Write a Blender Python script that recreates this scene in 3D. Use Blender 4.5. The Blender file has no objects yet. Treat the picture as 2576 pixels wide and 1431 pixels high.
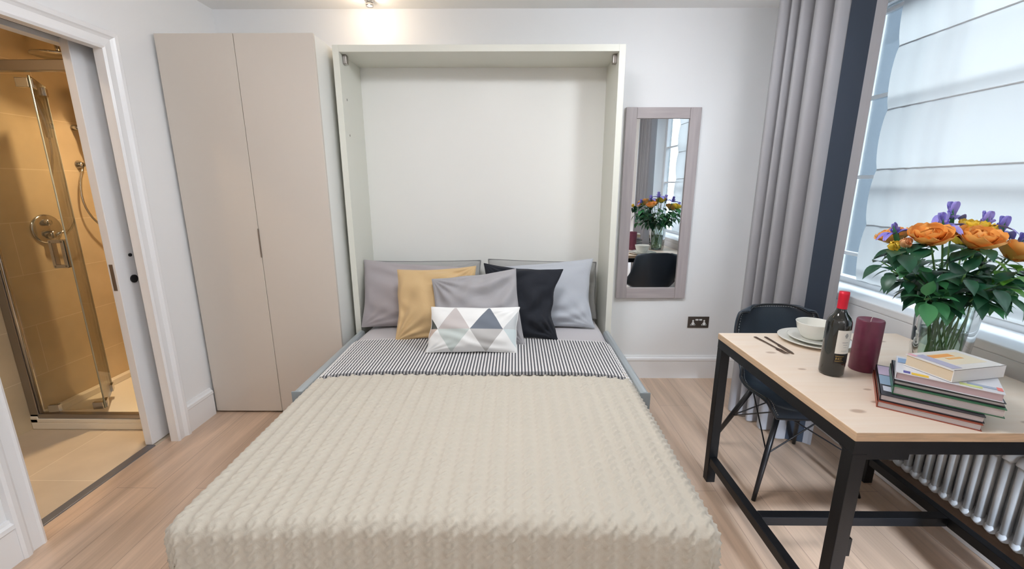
import bpy, math, random
import numpy as np
from mathutils import Vector, Matrix, noise

# ------------------------------------------------------------------ camera
H = 1.4
scn = bpy.context.scene
COL = scn.collection
cd = bpy.data.cameras.new('camera'); cam = bpy.data.objects.new('camera', cd); COL.objects.link(cam)
cam.location = (0, 0, H)
cam.rotation_euler = (math.pi/2 - math.radians(12.9), 0, math.radians(.43))
cd.sensor_width = 36; cd.lens = 1073/2576*36; cd.clip_start = .02; cd.clip_end = 100
scn.camera = cam
# ------------------------------------------------------------------ view + sky
scn.view_settings.view_transform = 'Standard'; scn.view_settings.look = 'None'
scn.view_settings.gamma = 1; scn.view_settings.use_curve_mapping = False
scn.view_settings.exposure = -0.40
w = bpy.data.worlds.new('sky'); scn.world = w; w.use_nodes = True
wb = w.node_tree.nodes['Background']
wb.inputs[0].default_value = (.84, .92, 1.0, 1); wb.inputs[1].default_value = 34
scn.cycles.use_denoising = True
scn.cycles.max_bounces = 12; scn.cycles.diffuse_bounces = 6; scn.cycles.transparent_max_bounces = 16
scn.cycles.sample_clamp_indirect = 8
scn.cycles.caustics_reflective = False; scn.cycles.caustics_refractive = False

def add_light(name, kind, loc, energy, color, size=.05, sizey=None, rot=(0,0,0), **kw):
    ld = bpy.data.lights.new(name, kind); ld.energy = energy; ld.color = color
    if kind == 'AREA':
        ld.size = size
        if sizey: ld.shape = 'RECTANGLE'; ld.size_y = sizey
        else: ld.shape = 'DISK'
    elif kind in ('POINT', 'SPOT'): ld.shadow_soft_size = size
    for k, v in kw.items(): setattr(ld, k, v)
    o = bpy.data.objects.new(name, ld); COL.objects.link(o); o.location = loc; o.rotation_euler = rot
    return o
# sky portals over the seen window and the added fill window (they only guide the sky light)
for i, (yc, wy) in enumerate(((1.43, 2.54), (-1.2, 1.5))):
    p = add_light('window_portal', 'AREA', (2.10, yc, 1.65), 1, (1, 1, 1), wy, 1.75, (0, math.pi/2, 0))
    p.data.size = 1.75; p.data.size_y = wy
    p.data.cycles.is_portal = True
DOWN = []   # downlights (lamp positions): x, y, z, watts, colour
WARM = (1.0, .80, .60); NEUT = (1.0, .93, .86)

# ------------------------------------------------------------------ materials
MATS = {}
def new_mat(name):
    m = bpy.data.materials.new(name); m.use_nodes = True
    return m, m.node_tree, m.node_tree.nodes['Principled BSDF']
def mat(name, col, rough=.5, metal=0, spec=.5, bump=0, bscale=50, vary=0, vscale=4, sheen=0, coat=0, stretch=None):
    if name in MATS: return MATS[name]
    m, nt, b = new_mat(name)
    b.inputs['Base Color'].default_value = (*col, 1)
    b.inputs['Roughness'].default_value = rough; b.inputs['Metallic'].default_value = metal
    b.inputs['Specular IOR Level'].default_value = spec
    if sheen: b.inputs['Sheen Weight'].default_value = sheen
    if coat: b.inputs['Coat Weight'].default_value = coat
    tc = nt.nodes.new('ShaderNodeTexCoord'); src = tc.outputs['Object']
    if stretch:
        mp = nt.nodes.new('ShaderNodeMapping'); mp.inputs['Scale'].default_value = stretch
        nt.links.new(src, mp.inputs[0]); src = mp.outputs[0]
    if bump:
        n = nt.nodes.new('ShaderNodeTexNoise'); n.inputs['Scale'].default_value = bscale; n.inputs['Detail'].default_value = 3
        nt.links.new(src, n.inputs['Vector'])
        bp = nt.nodes.new('ShaderNodeBump'); bp.inputs['Strength'].default_value = bump; bp.inputs['Distance'].default_value = .002
        nt.links.new(n.outputs[0], bp.inputs['Height']); nt.links.new(bp.outputs[0], b.inputs['Normal'])
    if vary:
        n = nt.nodes.new('ShaderNodeTexNoise'); n.inputs['Scale'].default_value = vscale; n.inputs['Detail'].default_value = 4
        nt.links.new(src, n.inputs['Vector'])
        mx = nt.nodes.new('ShaderNodeMix'); mx.data_type = 'RGBA'
        mx.inputs[6].default_value = (*[c*(1-vary) for c in col], 1); mx.inputs[7].default_value = (*[min(1, c*(1+vary)) for c in col], 1)
        nt.links.new(n.outputs[0], mx.inputs[0]); nt.links.new(mx.outputs[2], b.inputs['Base Color'])
    MATS[name] = m
    return m
def emat(name, col, s):
    m = bpy.data.materials.new(name); m.use_nodes = True; nt = m.node_tree
    nt.nodes.remove(nt.nodes['Principled BSDF'])
    e = nt.nodes.new('ShaderNodeEmission'); e.inputs[0].default_value = (*col, 1); e.inputs[1].default_value = s
    nt.links.new(e.outputs[0], nt.nodes['Material Output'].inputs[0]); MATS[name] = m
    return m
def mth(nt, op, a, b=None, c=None):
    n = nt.nodes.new('ShaderNodeMath'); n.operation = op
    for i, v in enumerate((a, b, c)):
        if v is None: continue
        if isinstance(v, (int, float)): n.inputs[i].default_value = v
        else: nt.links.new(v, n.inputs[i])
    return n.outputs[0]
def mixc(nt, fac, a, b):
    n = nt.nodes.new('ShaderNodeMix'); n.data_type = 'RGBA'
    if isinstance(fac, (int, float)): n.inputs[0].default_value = fac
    else: nt.links.new(fac, n.inputs[0])
    for i, v in ((6, a), (7, b)):
        if isinstance(v, tuple): n.inputs[i].default_value = (*v, 1)
        else: nt.links.new(v, n.inputs[i])
    return n.outputs[2]
def thin_glass(name, tint, refl=.08):
    m = bpy.data.materials.new(name); m.use_nodes = True; nt = m.node_tree
    nt.nodes.remove(nt.nodes['Principled BSDF'])
    t = nt.nodes.new('ShaderNodeBsdfTransparent'); t.inputs[0].default_value = (*tint, 1)
    g = nt.nodes.new('ShaderNodeBsdfGlossy'); g.inputs['Roughness'].default_value = .02
    fr = nt.nodes.new('ShaderNodeLayerWeight'); fr.inputs[0].default_value = .25
    f = mth(nt, 'MULTIPLY_ADD', fr.outputs[0], .8, refl*.3)
    mx = nt.nodes.new('ShaderNodeMixShader'); nt.links.new(f, mx.inputs[0])
    nt.links.new(t.outputs[0], mx.inputs[1]); nt.links.new(g.outputs[0], mx.inputs[2])
    nt.links.new(mx.outputs[0], nt.nodes['Material Output'].inputs[0]); MATS[name] = m
    return m

M_wall = mat('wall_paint', (.83, .832, .84), .6, bump=.05, bscale=180)
M_ceil = mat('ceiling_paint', (.88, .87, .86), .7)
M_trim = mat('trim_gloss', (.82, .82, .83), .28)
M_cab = mat('greige_lacquer', (.60, .545, .485), .38, spec=.4)
M_cabin = mat('cabinet_white', (.78, .78, .75), .4)
M_cabedge = mat('cabinet_cream', (.70, .70, .63), .45)
M_black = mat('black_steel', (.006, .0065, .008), .42, spec=.35, bump=.1, bscale=300)
M_blackp = mat('black_paint', (.01, .01, .012), .35)
M_dark = mat('dark_void', (.01, .01, .01), .8)
M_chrome = mat('chrome', (.55, .54, .53), .16, 1)
M_brushed = mat('brushed_metal', (.40, .37, .35), .32, 1)
M_bronze = mat('bronze_plate', (.16, .13, .11), .35, .8)
M_white = mat('white_plastic', (.85, .85, .84), .35)
M_ceram = mat('cream_ceramic', (.78, .77, .71), .18, coat=.4)
M_rad = mat('radiator_enamel', (.60, .63, .66), .5)
M_tray = mat('shower_tray_white', (.85, .80, .70), .3)
M_rail = mat('silver_fabric_metal', (.42, .46, .48), .35, .3)

def wood_floor():
    m, nt, b = new_mat('oak_laminate')
    tc = nt.nodes.new('ShaderNodeTexCoord')
    mp = nt.nodes.new('ShaderNodeMapping'); mp.inputs['Rotation'].default_value = (0, 0, math.pi/2)
    nt.links.new(tc.outputs['Object'], mp.inputs[0])
    br = nt.nodes.new('ShaderNodeTexBrick'); nt.links.new(mp.outputs[0], br.inputs[0])
    br.inputs['Color1'].default_value = (.63, .465, .345, 1); br.inputs['Color2'].default_value = (.575, .415, .30, 1)
    br.inputs['Mortar'].default_value = (.34,.24,.18,1)
    br.inputs['Scale'].default_value = 1; br.inputs['Mortar Size'].default_value = .0012
    br.inputs['Brick Width'].default_value = 1.28; br.inputs['Row Height'].default_value = .19; br.offset = .37
    mp2 = nt.nodes.new('ShaderNodeMapping'); mp2.inputs['Scale'].default_value = (11, .9, 1)
    nt.links.new(tc.outputs['Object'], mp2.inputs[0])
    n = nt.nodes.new('ShaderNodeTexNoise'); n.inputs['Scale'].default_value = 1.3; n.inputs['Detail'].default_value = 7; n.inputs['Distortion'].default_value = .8
    nt.links.new(mp2.outputs[0], n.inputs['Vector'])
    mp3 = nt.nodes.new('ShaderNodeMapping'); mp3.inputs['Scale'].default_value = (120, 4, 1)
    nt.links.new(tc.outputs['Object'], mp3.inputs[0])
    n2 = nt.nodes.new('ShaderNodeTexNoise'); n2.inputs['Scale'].default_value = 1; n2.inputs['Detail'].default_value = 3
    nt.links.new(mp3.outputs[0], n2.inputs['Vector'])
    f = mth(nt, 'ADD', mth(nt, 'MULTIPLY', n.outputs[0], .75), mth(nt, 'MULTIPLY', n2.outputs[0], .25))
    rp = nt.nodes.new('ShaderNodeValToRGB'); nt.links.new(f, rp.inputs[0])
    rp.color_ramp.elements[0].position = .32; rp.color_ramp.elements[0].color = (.74, .73, .72, 1)
    rp.color_ramp.elements[1].position = .68; rp.color_ramp.elements[1].color = (1.15, 1.15, 1.15, 1)
    mx = nt.nodes.new('ShaderNodeMix'); mx.data_type = 'RGBA'; mx.blend_type = 'MULTIPLY'; mx.inputs[0].default_value = 1
    nt.links.new(br.outputs[0], mx.inputs[6]); nt.links.new(rp.outputs[0], mx.inputs[7])
    nt.links.new(mx.outputs[2], b.inputs['Base Color'])
    b.inputs['Roughness'].default_value = .34; b.inputs['Specular IOR Level'].default_value = .5; b.inputs['Coat Weight'].default_value = .5; b.inputs['Coat Roughness'].default_value = .3
    bp = nt.nodes.new('ShaderNodeBump'); bp.inputs['Strength'].default_value = .15; bp.inputs['Distance'].default_value = .002
    nt.links.new(n2.outputs[0], bp.inputs['Height']); nt.links.new(bp.outputs[0], b.inputs['Normal'])
    return m
def pine():
    m, nt, b = new_mat('pale_pine')
    tc = nt.nodes.new('ShaderNodeTexCoord')
    mp = nt.nodes.new('ShaderNodeMapping'); mp.inputs['Scale'].default_value = (1.3, 14, 14)
    nt.links.new(tc.outputs['Object'], mp.inputs[0])
    n = nt.nodes.new('ShaderNodeTexNoise'); n.inputs['Scale'].default_value = 1.6; n.inputs['Detail'].default_value = 6; n.inputs['Distortion'].default_value = 1.2
    nt.links.new(mp.outputs[0], n.inputs['Vector'])
    c = mixc(nt, n.outputs[0], (.78, .61, .46), (.86, .76, .66))
    sp = nt.nodes.new('ShaderNodeSeparateXYZ'); nt.links.new(tc.outputs['Object'], sp.inputs[0]); k = None
    for kx, ky, kr in ((1.03, 1.62, .011), (1.05, 1.46, .008), (1.16, 1.30, .007), (1.12, 1.215, .009), (1.02, 1.16, .012), (1.45, 1.10, .009), (1.58, 1.75, .010), (1.36, 1.30, .006)):
        dx_ = mth(nt, 'DIVIDE', mth(nt, 'SUBTRACT', sp.outputs[0], kx), kr*1.9); dy_ = mth(nt, 'DIVIDE', mth(nt, 'SUBTRACT', sp.outputs[1], ky), kr)
        dd = mth(nt, 'SUBTRACT', 1.35, mth(nt, 'ADD', mth(nt, 'MULTIPLY', dx_, dx_), mth(nt, 'MULTIPLY', dy_, dy_)))
        dd.node.use_clamp = True; k = dd if k is None else mth(nt, 'MAXIMUM', k, dd)
    c2 = mixc(nt, mth(nt, 'MULTIPLY', k, .6), c, (.30, .17, .10))
    nt.links.new(c2, b.inputs['Base Color']); b.inputs['Roughness'].default_value = .42
    return m
def tiles(name, c1, c2, mortar, bw, rh, wall, offs=.5, rough=.25):
    m, nt, b = new_mat(name)
    tc = nt.nodes.new('ShaderNodeTexCoord'); sp = nt.nodes.new('ShaderNodeSeparateXYZ'); nt.links.new(tc.outputs['Object'], sp.inputs[0])
    cb = nt.nodes.new('ShaderNodeCombineXYZ')
    a, c = {'x': (1, 2), 'y': (0, 2), 'z': (1, 0)}[wall]
    nt.links.new(sp.outputs[a], cb.inputs[0]); nt.links.new(sp.outputs[c], cb.inputs[1])
    br = nt.nodes.new('ShaderNodeTexBrick'); nt.links.new(cb.outputs[0], br.inputs[0])
    br.inputs['Color1'].default_value = (*c1, 1); br.inputs['Color2'].default_value = (*c2, 1); br.inputs['Mortar'].default_value = (*mortar, 1)
    br.inputs['Scale'].default_value = 1; br.inputs['Mortar Size'].default_value = .0022; br.inputs['Brick Width'].default_value = bw; br.inputs['Row Height'].default_value = rh
    br.offset = offs
    n = nt.nodes.new('ShaderNodeTexNoise'); n.inputs['Scale'].default_value = 3.5; n.inputs['Detail'].default_value = 6
    nt.links.new(tc.outputs['Object'], n.inputs['Vector'])
    rp = nt.nodes.new('ShaderNodeValToRGB'); nt.links.new(n.outputs[0], rp.inputs[0])
    rp.color_ramp.elements[0].position = .3; rp.color_ramp.elements[0].color = (.86, .86, .86, 1)
    rp.color_ramp.elements[1].position = .7; rp.color_ramp.elements[1].color = (1.08, 1.08, 1.08, 1)
    mx = nt.nodes.new('ShaderNodeMix'); mx.data_type = 'RGBA'; mx.blend_type = 'MULTIPLY'; mx.inputs[0].default_value = 1
    nt.links.new(br.outputs[0], mx.inputs[6]); nt.links.new(rp.outputs[0], mx.inputs[7]); nt.links.new(mx.outputs[2], b.inputs['Base Color'])
    b.inputs['Roughness'].default_value = rough
    return m
M_floor = wood_floor(); M_pine = pine()
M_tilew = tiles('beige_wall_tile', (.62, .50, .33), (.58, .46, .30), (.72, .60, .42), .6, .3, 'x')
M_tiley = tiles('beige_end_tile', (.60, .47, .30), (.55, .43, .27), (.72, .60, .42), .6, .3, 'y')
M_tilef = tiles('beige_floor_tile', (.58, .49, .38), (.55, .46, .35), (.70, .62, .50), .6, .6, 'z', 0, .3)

# ------------------------------------------------------------------ mesh helpers
class MB:
    def __init__(s): s.v = []; s.f = []
    def add(s, vs, fs):
        n = len(s.v); s.v += [tuple(v) for v in vs]; s.f += [tuple(i+n for i in f) for f in fs]; return s
    def box(s, x0, x1, y0, y1, z0, z1):
        return s.add([(x0,y0,z0),(x1,y0,z0),(x1,y1,z0),(x0,y1,z0),(x0,y0,z1),(x1,y0,z1),(x1,y1,z1),(x0,y1,z1)],
                     [(0,3,2,1),(4,5,6,7),(0,1,5,4),(1,2,6,5),(2,3,7,6),(3,0,4,7)])
    def obox(s, c, ux, uy, uz, hx, hy, hz):
        c = Vector(c); X = Vector(ux).normalized()*hx; Y = Vector(uy).normalized()*hy; Z = Vector(uz).normalized()*hz
        vs = [c+X*a+Y*b+Z*d for d in (-1,1) for a,b in ((-1,-1),(1,-1),(1,1),(-1,1))]
        return s.add(vs, [(0,3,2,1),(4,5,6,7),(0,1,5,4),(1,2,6,5),(2,3,7,6),(3,0,4,7)])
    def tube(s, pts, r, n=10, cap=True):
        pts = [Vector(p) for p in pts]; rs = r if isinstance(r, (list, tuple)) else [r]*len(pts)
        t0 = (pts[1]-pts[0]).normalized()
        a = t0.orthogonal().normalized(); base = len(s.v); rings = []
        for i, p in enumerate(pts):
            t = (pts[min(i+1, len(pts)-1)]-pts[max(i-1, 0)]).normalized()
            a = (a - t*a.dot(t)).normalized(); b = t.cross(a)
            rings.append([p+(a*math.cos(k*2*math.pi/n)+b*math.sin(k*2*math.pi/n))*rs[i] for k in range(n)])
        vs = [v for rg in rings for v in rg]; fs = []
        for i in range(len(pts)-1):
            for k in range(n):
                k2 = (k+1) % n; fs.append((i*n+k, i*n+k2, (i+1)*n+k2, (i+1)*n+k))
        if cap: fs += [tuple(range(n))[::-1], tuple((len(pts)-1)*n+k for k in range(n))]
        return s.add(vs, fs)
    def lathe(s, prof, c=(0,0,0), n=32, ax='z', a0=0, a1=2*math.pi):
        full = abs(a1-a0-2*math.pi) < 1e-6; m = n if full else n+1; vs = []; fs = []
        for r, z in prof:
            for k in range(m):
                a = a0+(a1-a0)*k/n; x, y = r*math.cos(a), r*math.sin(a)
                p = {'z': (x,y,z), 'x': (z,x,y), 'y': (x,z,y)}[ax]
                vs.append((p[0]+c[0], p[1]+c[1], p[2]+c[2]))
        for i in range(len(prof)-1):
            for k in range(n):
                k2 = (k+1) % m if full else k+1; fs.append((i*m+k, i*m+k2, (i+1)*m+k2, (i+1)*m+k))
        return s.add(vs, fs)
    def extrude(s, poly, x0, x1, ax='x'):
        n = len(poly); vs = []
        for x in (x0, x1):
            for a, b in poly: vs.append({'x': (x,a,b), 'y': (a,x,b), 'z': (a,b,x)}[ax])
        fs = [tuple(range(n))[::-1], tuple(range(n, 2*n))] + [(i,(i+1)%n,n+(i+1)%n,n+i) for i in range(n)]
        return s.add(vs, fs)
    def build(s, name, m, parent=None, smooth=False, bevel=0, fix=True):
        me = bpy.data.meshes.new(name); me.from_pydata(s.v, [], s.f); me.update()
        if fix:
            import bmesh
            bm = bmesh.new(); bm.from_mesh(me); bmesh.ops.recalc_face_normals(bm, faces=bm.faces); bm.to_mesh(me); bm.free()
        o = bpy.data.objects.new(name, me); COL.objects.link(o)
        for mm in (m if isinstance(m, (list, tuple)) else [m]): me.materials.append(mm)
        if smooth: me.polygons.foreach_set('use_smooth', [True]*len(me.polygons))
        if bevel:
            b = o.modifiers.new('bevel', 'BEVEL'); b.width = bevel; b.segments = 2; b.limit_method = 'ANGLE'; b.angle_limit = math.radians(40)
        if parent: put(o, parent)
        return o
def put(o, parent):
    # parts are modelled in world coordinates and then hung on their thing
    o.parent = parent
    o.matrix_parent_inverse = Matrix.Translation(-Vector(world_loc(parent)))
def world_loc(o):
    return o['wl'] if 'wl' in o else (0,0,0)
def origin(o, loc):
    # give a mesh modelled in world coordinates an origin at its base
    o.data.transform(Matrix.Translation(-Vector(loc))); o.location = loc; return o
def tag(o, label, cat, group=None):
    o['label'] = label; o['category'] = cat
    if group: o['group'] = group
    return o
def thing(name, label, cat, loc=(0,0,0), group=None):
    o = bpy.data.objects.new(name, None); COL.objects.link(o); o.location = loc; o.empty_display_size = .05
    o['wl'] = tuple(loc); return tag(o, label, cat, group)
def struct(o): o['kind'] = 'structure'; return o
def box(name, m, a, parent=None, bevel=0):
    return MB().box(*a).build(name, m, parent, bevel=bevel)
def grid_mesh(name, P, m, parent=None, uv=None, close=False):
    ny, nx = P.shape[:2]
    me = bpy.data.meshes.new(name); idx = np.arange(ny*nx).reshape(ny, nx)
    a, b, c, d = idx[:-1,:-1], idx[:-1,1:], idx[1:,1:], idx[1:,:-1]
    q = np.stack([a,b,c,d], -1).reshape(-1, 4)
    me.vertices.add(ny*nx); me.vertices.foreach_set('co', P.reshape(-1).astype(np.float32))
    me.loops.add(q.size); me.loops.foreach_set('vertex_index', q.reshape(-1).astype(np.int32))
    me.polygons.add(len(q)); me.polygons.foreach_set('loop_start', np.arange(0, q.size, 4, dtype=np.int32))
    try: me.polygons.foreach_set('loop_total', np.full(len(q), 4, dtype=np.int32))
    except Exception: pass
    me.update(calc_edges=True); me.validate()
    me.polygons.foreach_set('use_smooth', [True]*len(me.polygons))
    if uv is not None:
        l = me.uv_layers.new(name='UVMap'); vi = np.zeros(len(me.loops), dtype=np.int32); me.loops.foreach_get('vertex_index', vi)
        l.data.foreach_set('uv', uv.reshape(-1, 2)[vi].reshape(-1).astype(np.float32))
    me.materials.append(m)
    o = bpy.data.objects.new(name, me); COL.objects.link(o)
    if parent: put(o, parent)
    return o

# ================================================================== ROOM SHELL
XL, XR, YB, ZC = -1.912, 1.65, 2.994, 2.49
YN = -2.6
struct(box('floor', M_floor, (-2.0, 2.12, YN, YB+.02, -.06, 0)))
struct(box('ceiling', M_ceil, (-2.0, 2.12, YN-.1, YB+.1, ZC, ZC+.08)))
struct(box('wall_back', M_wall, (XL-.2, 2.12, YB, YB+.12, 0, ZC)))
struct(box('wall_near', M_wall, (XL-.2, 2.12, YN-.1, YN, 0, ZC)))
# window wall: piers, heads and the apron behind the radiator
W1 = (.15, 2.70); W_FILL = (-1.95, -.45)  # second opening is unseen, added to let in fill daylight
wr = MB()
wr.box(XR, 2.068, W1[1], YB, 0, ZC); wr.box(XR, 2.068, W_FILL[1], W1[0], 0, ZC); wr.box(XR, 2.068, YN, W_FILL[0], 0, ZC)
for a, b in (W1, W_FILL):
    wr.box(XR, 2.068, a, b, 2.42, ZC); wr.box(1.99, 2.068, a, b, 0, .80)
struct(wr.build('wall_right', M_wall))
# left wall with the sliding door pocket
OY0, OY1, OZ = 1.441, 2.135, 2.02
wl = MB()
wl.box(-2.10, XL, YN, OY0, 0, ZC)
wl.box(-1.940, XL, OY1, YB, 0, ZC); wl.box(-2.10, -2.052, OY1+.03, YB, 0, ZC); wl.box(-2.052, -1.940, 2.92, YB, 0, ZC)
wl.box(-1.940, XL, OY0, OY1, OZ, ZC); wl.box(-2.10, -2.046, OY0, OY1+.03, OZ+.010, ZC)
wl.box(-2.046, -1.940, OY0, 2.92, 2.16, ZC)
struct(wl.build('wall_left', M_wall))
tr = MB().box(-2.0455, -1.9405, OY0, 2.9, 2.052, 2.11)
struct(tr.build('trim_1', M_dark))     # sliding track up in the head
# casings round the opening (moulded section)
def casing_prof(wd):   # across (0..wd), thickness
    return [(0,0),(0,.016),(wd*.12,.022),(wd*.2,.017),(wd*.55,.015),(wd*.66,.022),(wd*.72,.028),(wd*.9,.030),(wd,.024),(wd,0)]
def vcasing(y, sgn, z1, wd=.088):
    m = MB(); poly = [(XL+t, y+sgn*a) for a, t in casing_prof(wd)]
    n = len(poly)
    vs = [(p[0], p[1], 0) for p in poly] + [(p[0], p[1], z1+abs(p[1]-y)) for p in poly]
    m.add(vs, [tuple(range(n)), tuple(range(n, 2*n))] + [(i,(i+1)%n,n+(i+1)%n,n+i) for i in range(n)]); return m
cas = vcasing(OY1, 1, OZ); c2 = vcasing(OY0, -1, OZ); cas.add(c2.v, c2.f)
poly = casing_prof(.088); n = len(poly)
vs = [(XL+t, OY0-a, OZ+a) for a, t in poly] + [(XL+t, OY1+a, OZ+a) for a, t in poly]
cas.add(vs, [tuple(range(n)), tuple(range(n, 2*n))] + [(i,(i+1)%n,n+(i+1)%n,n+i) for i in range(n)])
struct(cas.build('trim_2', M_trim))
# skirting
def skirt(p0, p1, nrm, h=.176, t=.02, name='baseboard'):
    prof = [(0,0),(t,0),(t,h-.04),(t+.004,h-.034),(t+.002,h-.018),(t*.55,h-.012),(t*.35,h),(0,h)]
    p0 = Vector((*p0, 0)); p1 = Vector((*p1, 0)); nn = Vector((*nrm, 0)); n = len(prof)
    vs = [p0+nn*a+Vector((0,0,z)) for a,z in prof] + [p1+nn*a+Vector((0,0,z)) for a,z in prof]
    return struct(MB().add(vs, [tuple(range(n)), tuple(range(n,2*n))] + [(i,(i+1)%n,n+(i+1)%n,n+i) for i in range(n)]).build(name, M_trim))
skirt((.63, YB), (XR, YB), (0,-1), name='baseboard_back')
skirt((XL, OY1+.088), (XL, 2.44), (1,0), name='baseboard_left')
skirt((XL, YN), (XL, OY0-.088), (1,0), name='baseboard_near')
skirt((XR, 2.70), (XR, YB-.02), (-1,0), name='baseboard_right')
skirt((XR, W_FILL[1]), (XR, W1[0]), (-1,0), name='baseboard_window')
struct(box('trim_3', M_trim, (1.80, 1.83, W1[0], 2.60, 0, .042), bevel=.004))     # low kerb in front of the radiator
struct(box('threshold', mat('threshold_metal', (.20, .20, .22), .4, .5), (-2.035, -1.99, OY0, OY1-.045, 0, .008), bevel=.002))['kind'] = 'structure'

# ------------------------------------------------------------------ windows
def window(i, y0, y1):
    fr = MB(); X = 2.0
    fr.box(X, X+.06, y1-.050, y1, .80, 2.42); fr.box(X, X+.06, y0, y0+.055, .80, 2.42)
    fr.box(X, X+.06, y0, y1, .80, .87); fr.box(X, X+.06, y0, y1, 2.36, 2.42)
    nb = 3
    for k in range(1, nb+1):
        yy = y0 + (y1-y0)*k/(nb+1); fr.box(X+.01, X+.03, yy-.008, yy+.008, .87, 2.36)
    for z in (1.008, 1.455, 1.89, 2.33): fr.box(X+.016, X+.036, y0+.05, y1-.05, z-.010, z+.010)
    o = struct(fr.build('window_%d' % i, M_trim))
    g = box('pane', MATS.get('window_glass') or thin_glass('window_glass', (.93, .97, .98)), (X+.03, X+.034, y0+.05, y1-.05, .87, 2.36)); g.parent = o
    ap = box('apron_board', M_trim, (1.767, 1.785, y0+.002, y1-.002, .60, .80), bevel=.003); ap.parent = o
    s = box('window_sill', M_trim, (1.765, 2.0, y0+.002, y1-.002, .80, .838), bevel=.006); s.parent = o
    return o
window(1, *W1); window(2, *W_FILL)  # the second is an unseen window added for fill light
# pale terrace across the street, seen only past the blind
fac = MB().box(7.5, 7.8, -7, 16, -3, 4.2)
fac.box(7.8, 12, 7, 16, -3, 9)
tfo = fac.build('terrace_facade', mat('pale_render', (.024, .034, .046), .9)); tag(tfo, 'pale blue-grey rendered terrace front across the street beyond the window', 'building')

tag(MB().box(2.3, 30, -25, 40, -3.1, -3.0).build('street', mat('asphalt', (.05, .052, .055), .9)), 'dark asphalt street far below the window', 'street')
# roman blind
def blind_mat():
    m = bpy.data.materials.new('sheer_blind'); m.use_nodes = True; nt = m.node_tree; nt.nodes.remove(nt.nodes['Principled BSDF'])
    t = nt.nodes.new('ShaderNodeBsdfTranslucent'); t.inputs[0].default_value = (.50, .495, .485, 1)
    d = nt.nodes.new('ShaderNodeBsdfDiffuse'); d.inputs[0].default_value = (.8, .8, .8, 1)
    tr = nt.nodes.new('ShaderNodeBsdfTransparent')
    a = nt.nodes.new('ShaderNodeMixShader'); a.inputs[0].default_value = .5
    nt.links.new(t.outputs[0], a.inputs[1]); nt.links.new(d.outputs[0], a.inputs[2])
    b = nt.nodes.new('ShaderNodeMixShader'); b.inputs[0].default_value = .04
    nt.links.new(a.outputs[0], b.inputs[1]); nt.links.new(tr.outputs[0], b.inputs[2])
    nt.links.new(b.outputs[0], nt.nodes['Material Output'].inputs[0]); return m
M_blind = blind_mat()
bl = thing('roman_blind', 'white sheer roman blind with horizontal pleats hanging in the window', 'blind', (1.93, 1.6, .88))
zs = [.885, 1.196, 1.49, 1.79, 2.09, 2.38]
by0, by1 = .80, 2.37
ny = 160; ys = np.linspace(by0, by1, ny)
zz = np.concatenate([np.linspace(zs[i], zs[i+1], 9)[:-1] for i in range(5)] + [[zs[-1]]])
P = np.zeros((len(zz), ny, 3))
for j, z in enumerate(zz):
    k = max(i for i in range(5) if z >= zs[i]-1e-6); t = (z-zs[k])/(zs[k+1]-zs[k])
    P[j,:,0] = 1.93 - .018*math.sin(math.pi*t)**.7 + .0022*np.sin(ys*70+3*np.sin(ys*9))*np.clip((ys-1.9)/.3, .15, 1)
    P[j,:,1] = ys; P[j,:,2] = z
grid_mesh('blind_cloth', P, M_blind, bl)
mr = mat('blind_rod', (.62, .64, .66), .6)
for z in zs[:-1]: MB().tube([(1.931, by0, z), (1.931, by1, z)], .0035, 6).build('blind_rod', mr, bl)
box('head_rail', M_white, (1.91, 1.95, by0, by1, 2.375, 2.41), bl)

# ------------------------------------------------------------------ bathroom beyond
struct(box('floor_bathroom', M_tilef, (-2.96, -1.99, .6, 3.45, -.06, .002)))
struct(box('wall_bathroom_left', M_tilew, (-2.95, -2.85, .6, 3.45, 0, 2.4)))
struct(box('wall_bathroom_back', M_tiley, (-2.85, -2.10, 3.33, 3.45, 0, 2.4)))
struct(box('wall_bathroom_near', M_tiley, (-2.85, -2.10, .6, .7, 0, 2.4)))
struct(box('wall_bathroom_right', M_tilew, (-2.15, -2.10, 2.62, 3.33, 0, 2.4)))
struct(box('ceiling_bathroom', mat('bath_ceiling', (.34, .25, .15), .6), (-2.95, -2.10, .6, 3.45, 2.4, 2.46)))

# pocket door
pd = thing('pocket_door', 'white sliding pocket door half drawn out beside the bathroom opening', 'door', (-2.02, 2.09, 0))
box('door_leaf', M_trim, (-2.044, -2.004, 2.088, 2.90, .008, 2.049), pd, bevel=.002)
box('edge_pull', mat('aged_brass', (.30, .25, .22), .4, .8), (-2.034, -2.016, 2.0865, 2.089, .885, 1.02), pd)
hd = MB().tube([(-2.004, 2.176, .93), (-1.998, 2.176, .93)], .021, 20); hd.build('lock_plate', M_blackp, pd)
MB().tube([(-2.004, 2.181, 1.055), (-1.999, 2.181, 1.055)], .009, 14).build('lock_turn', M_blackp, pd)

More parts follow.
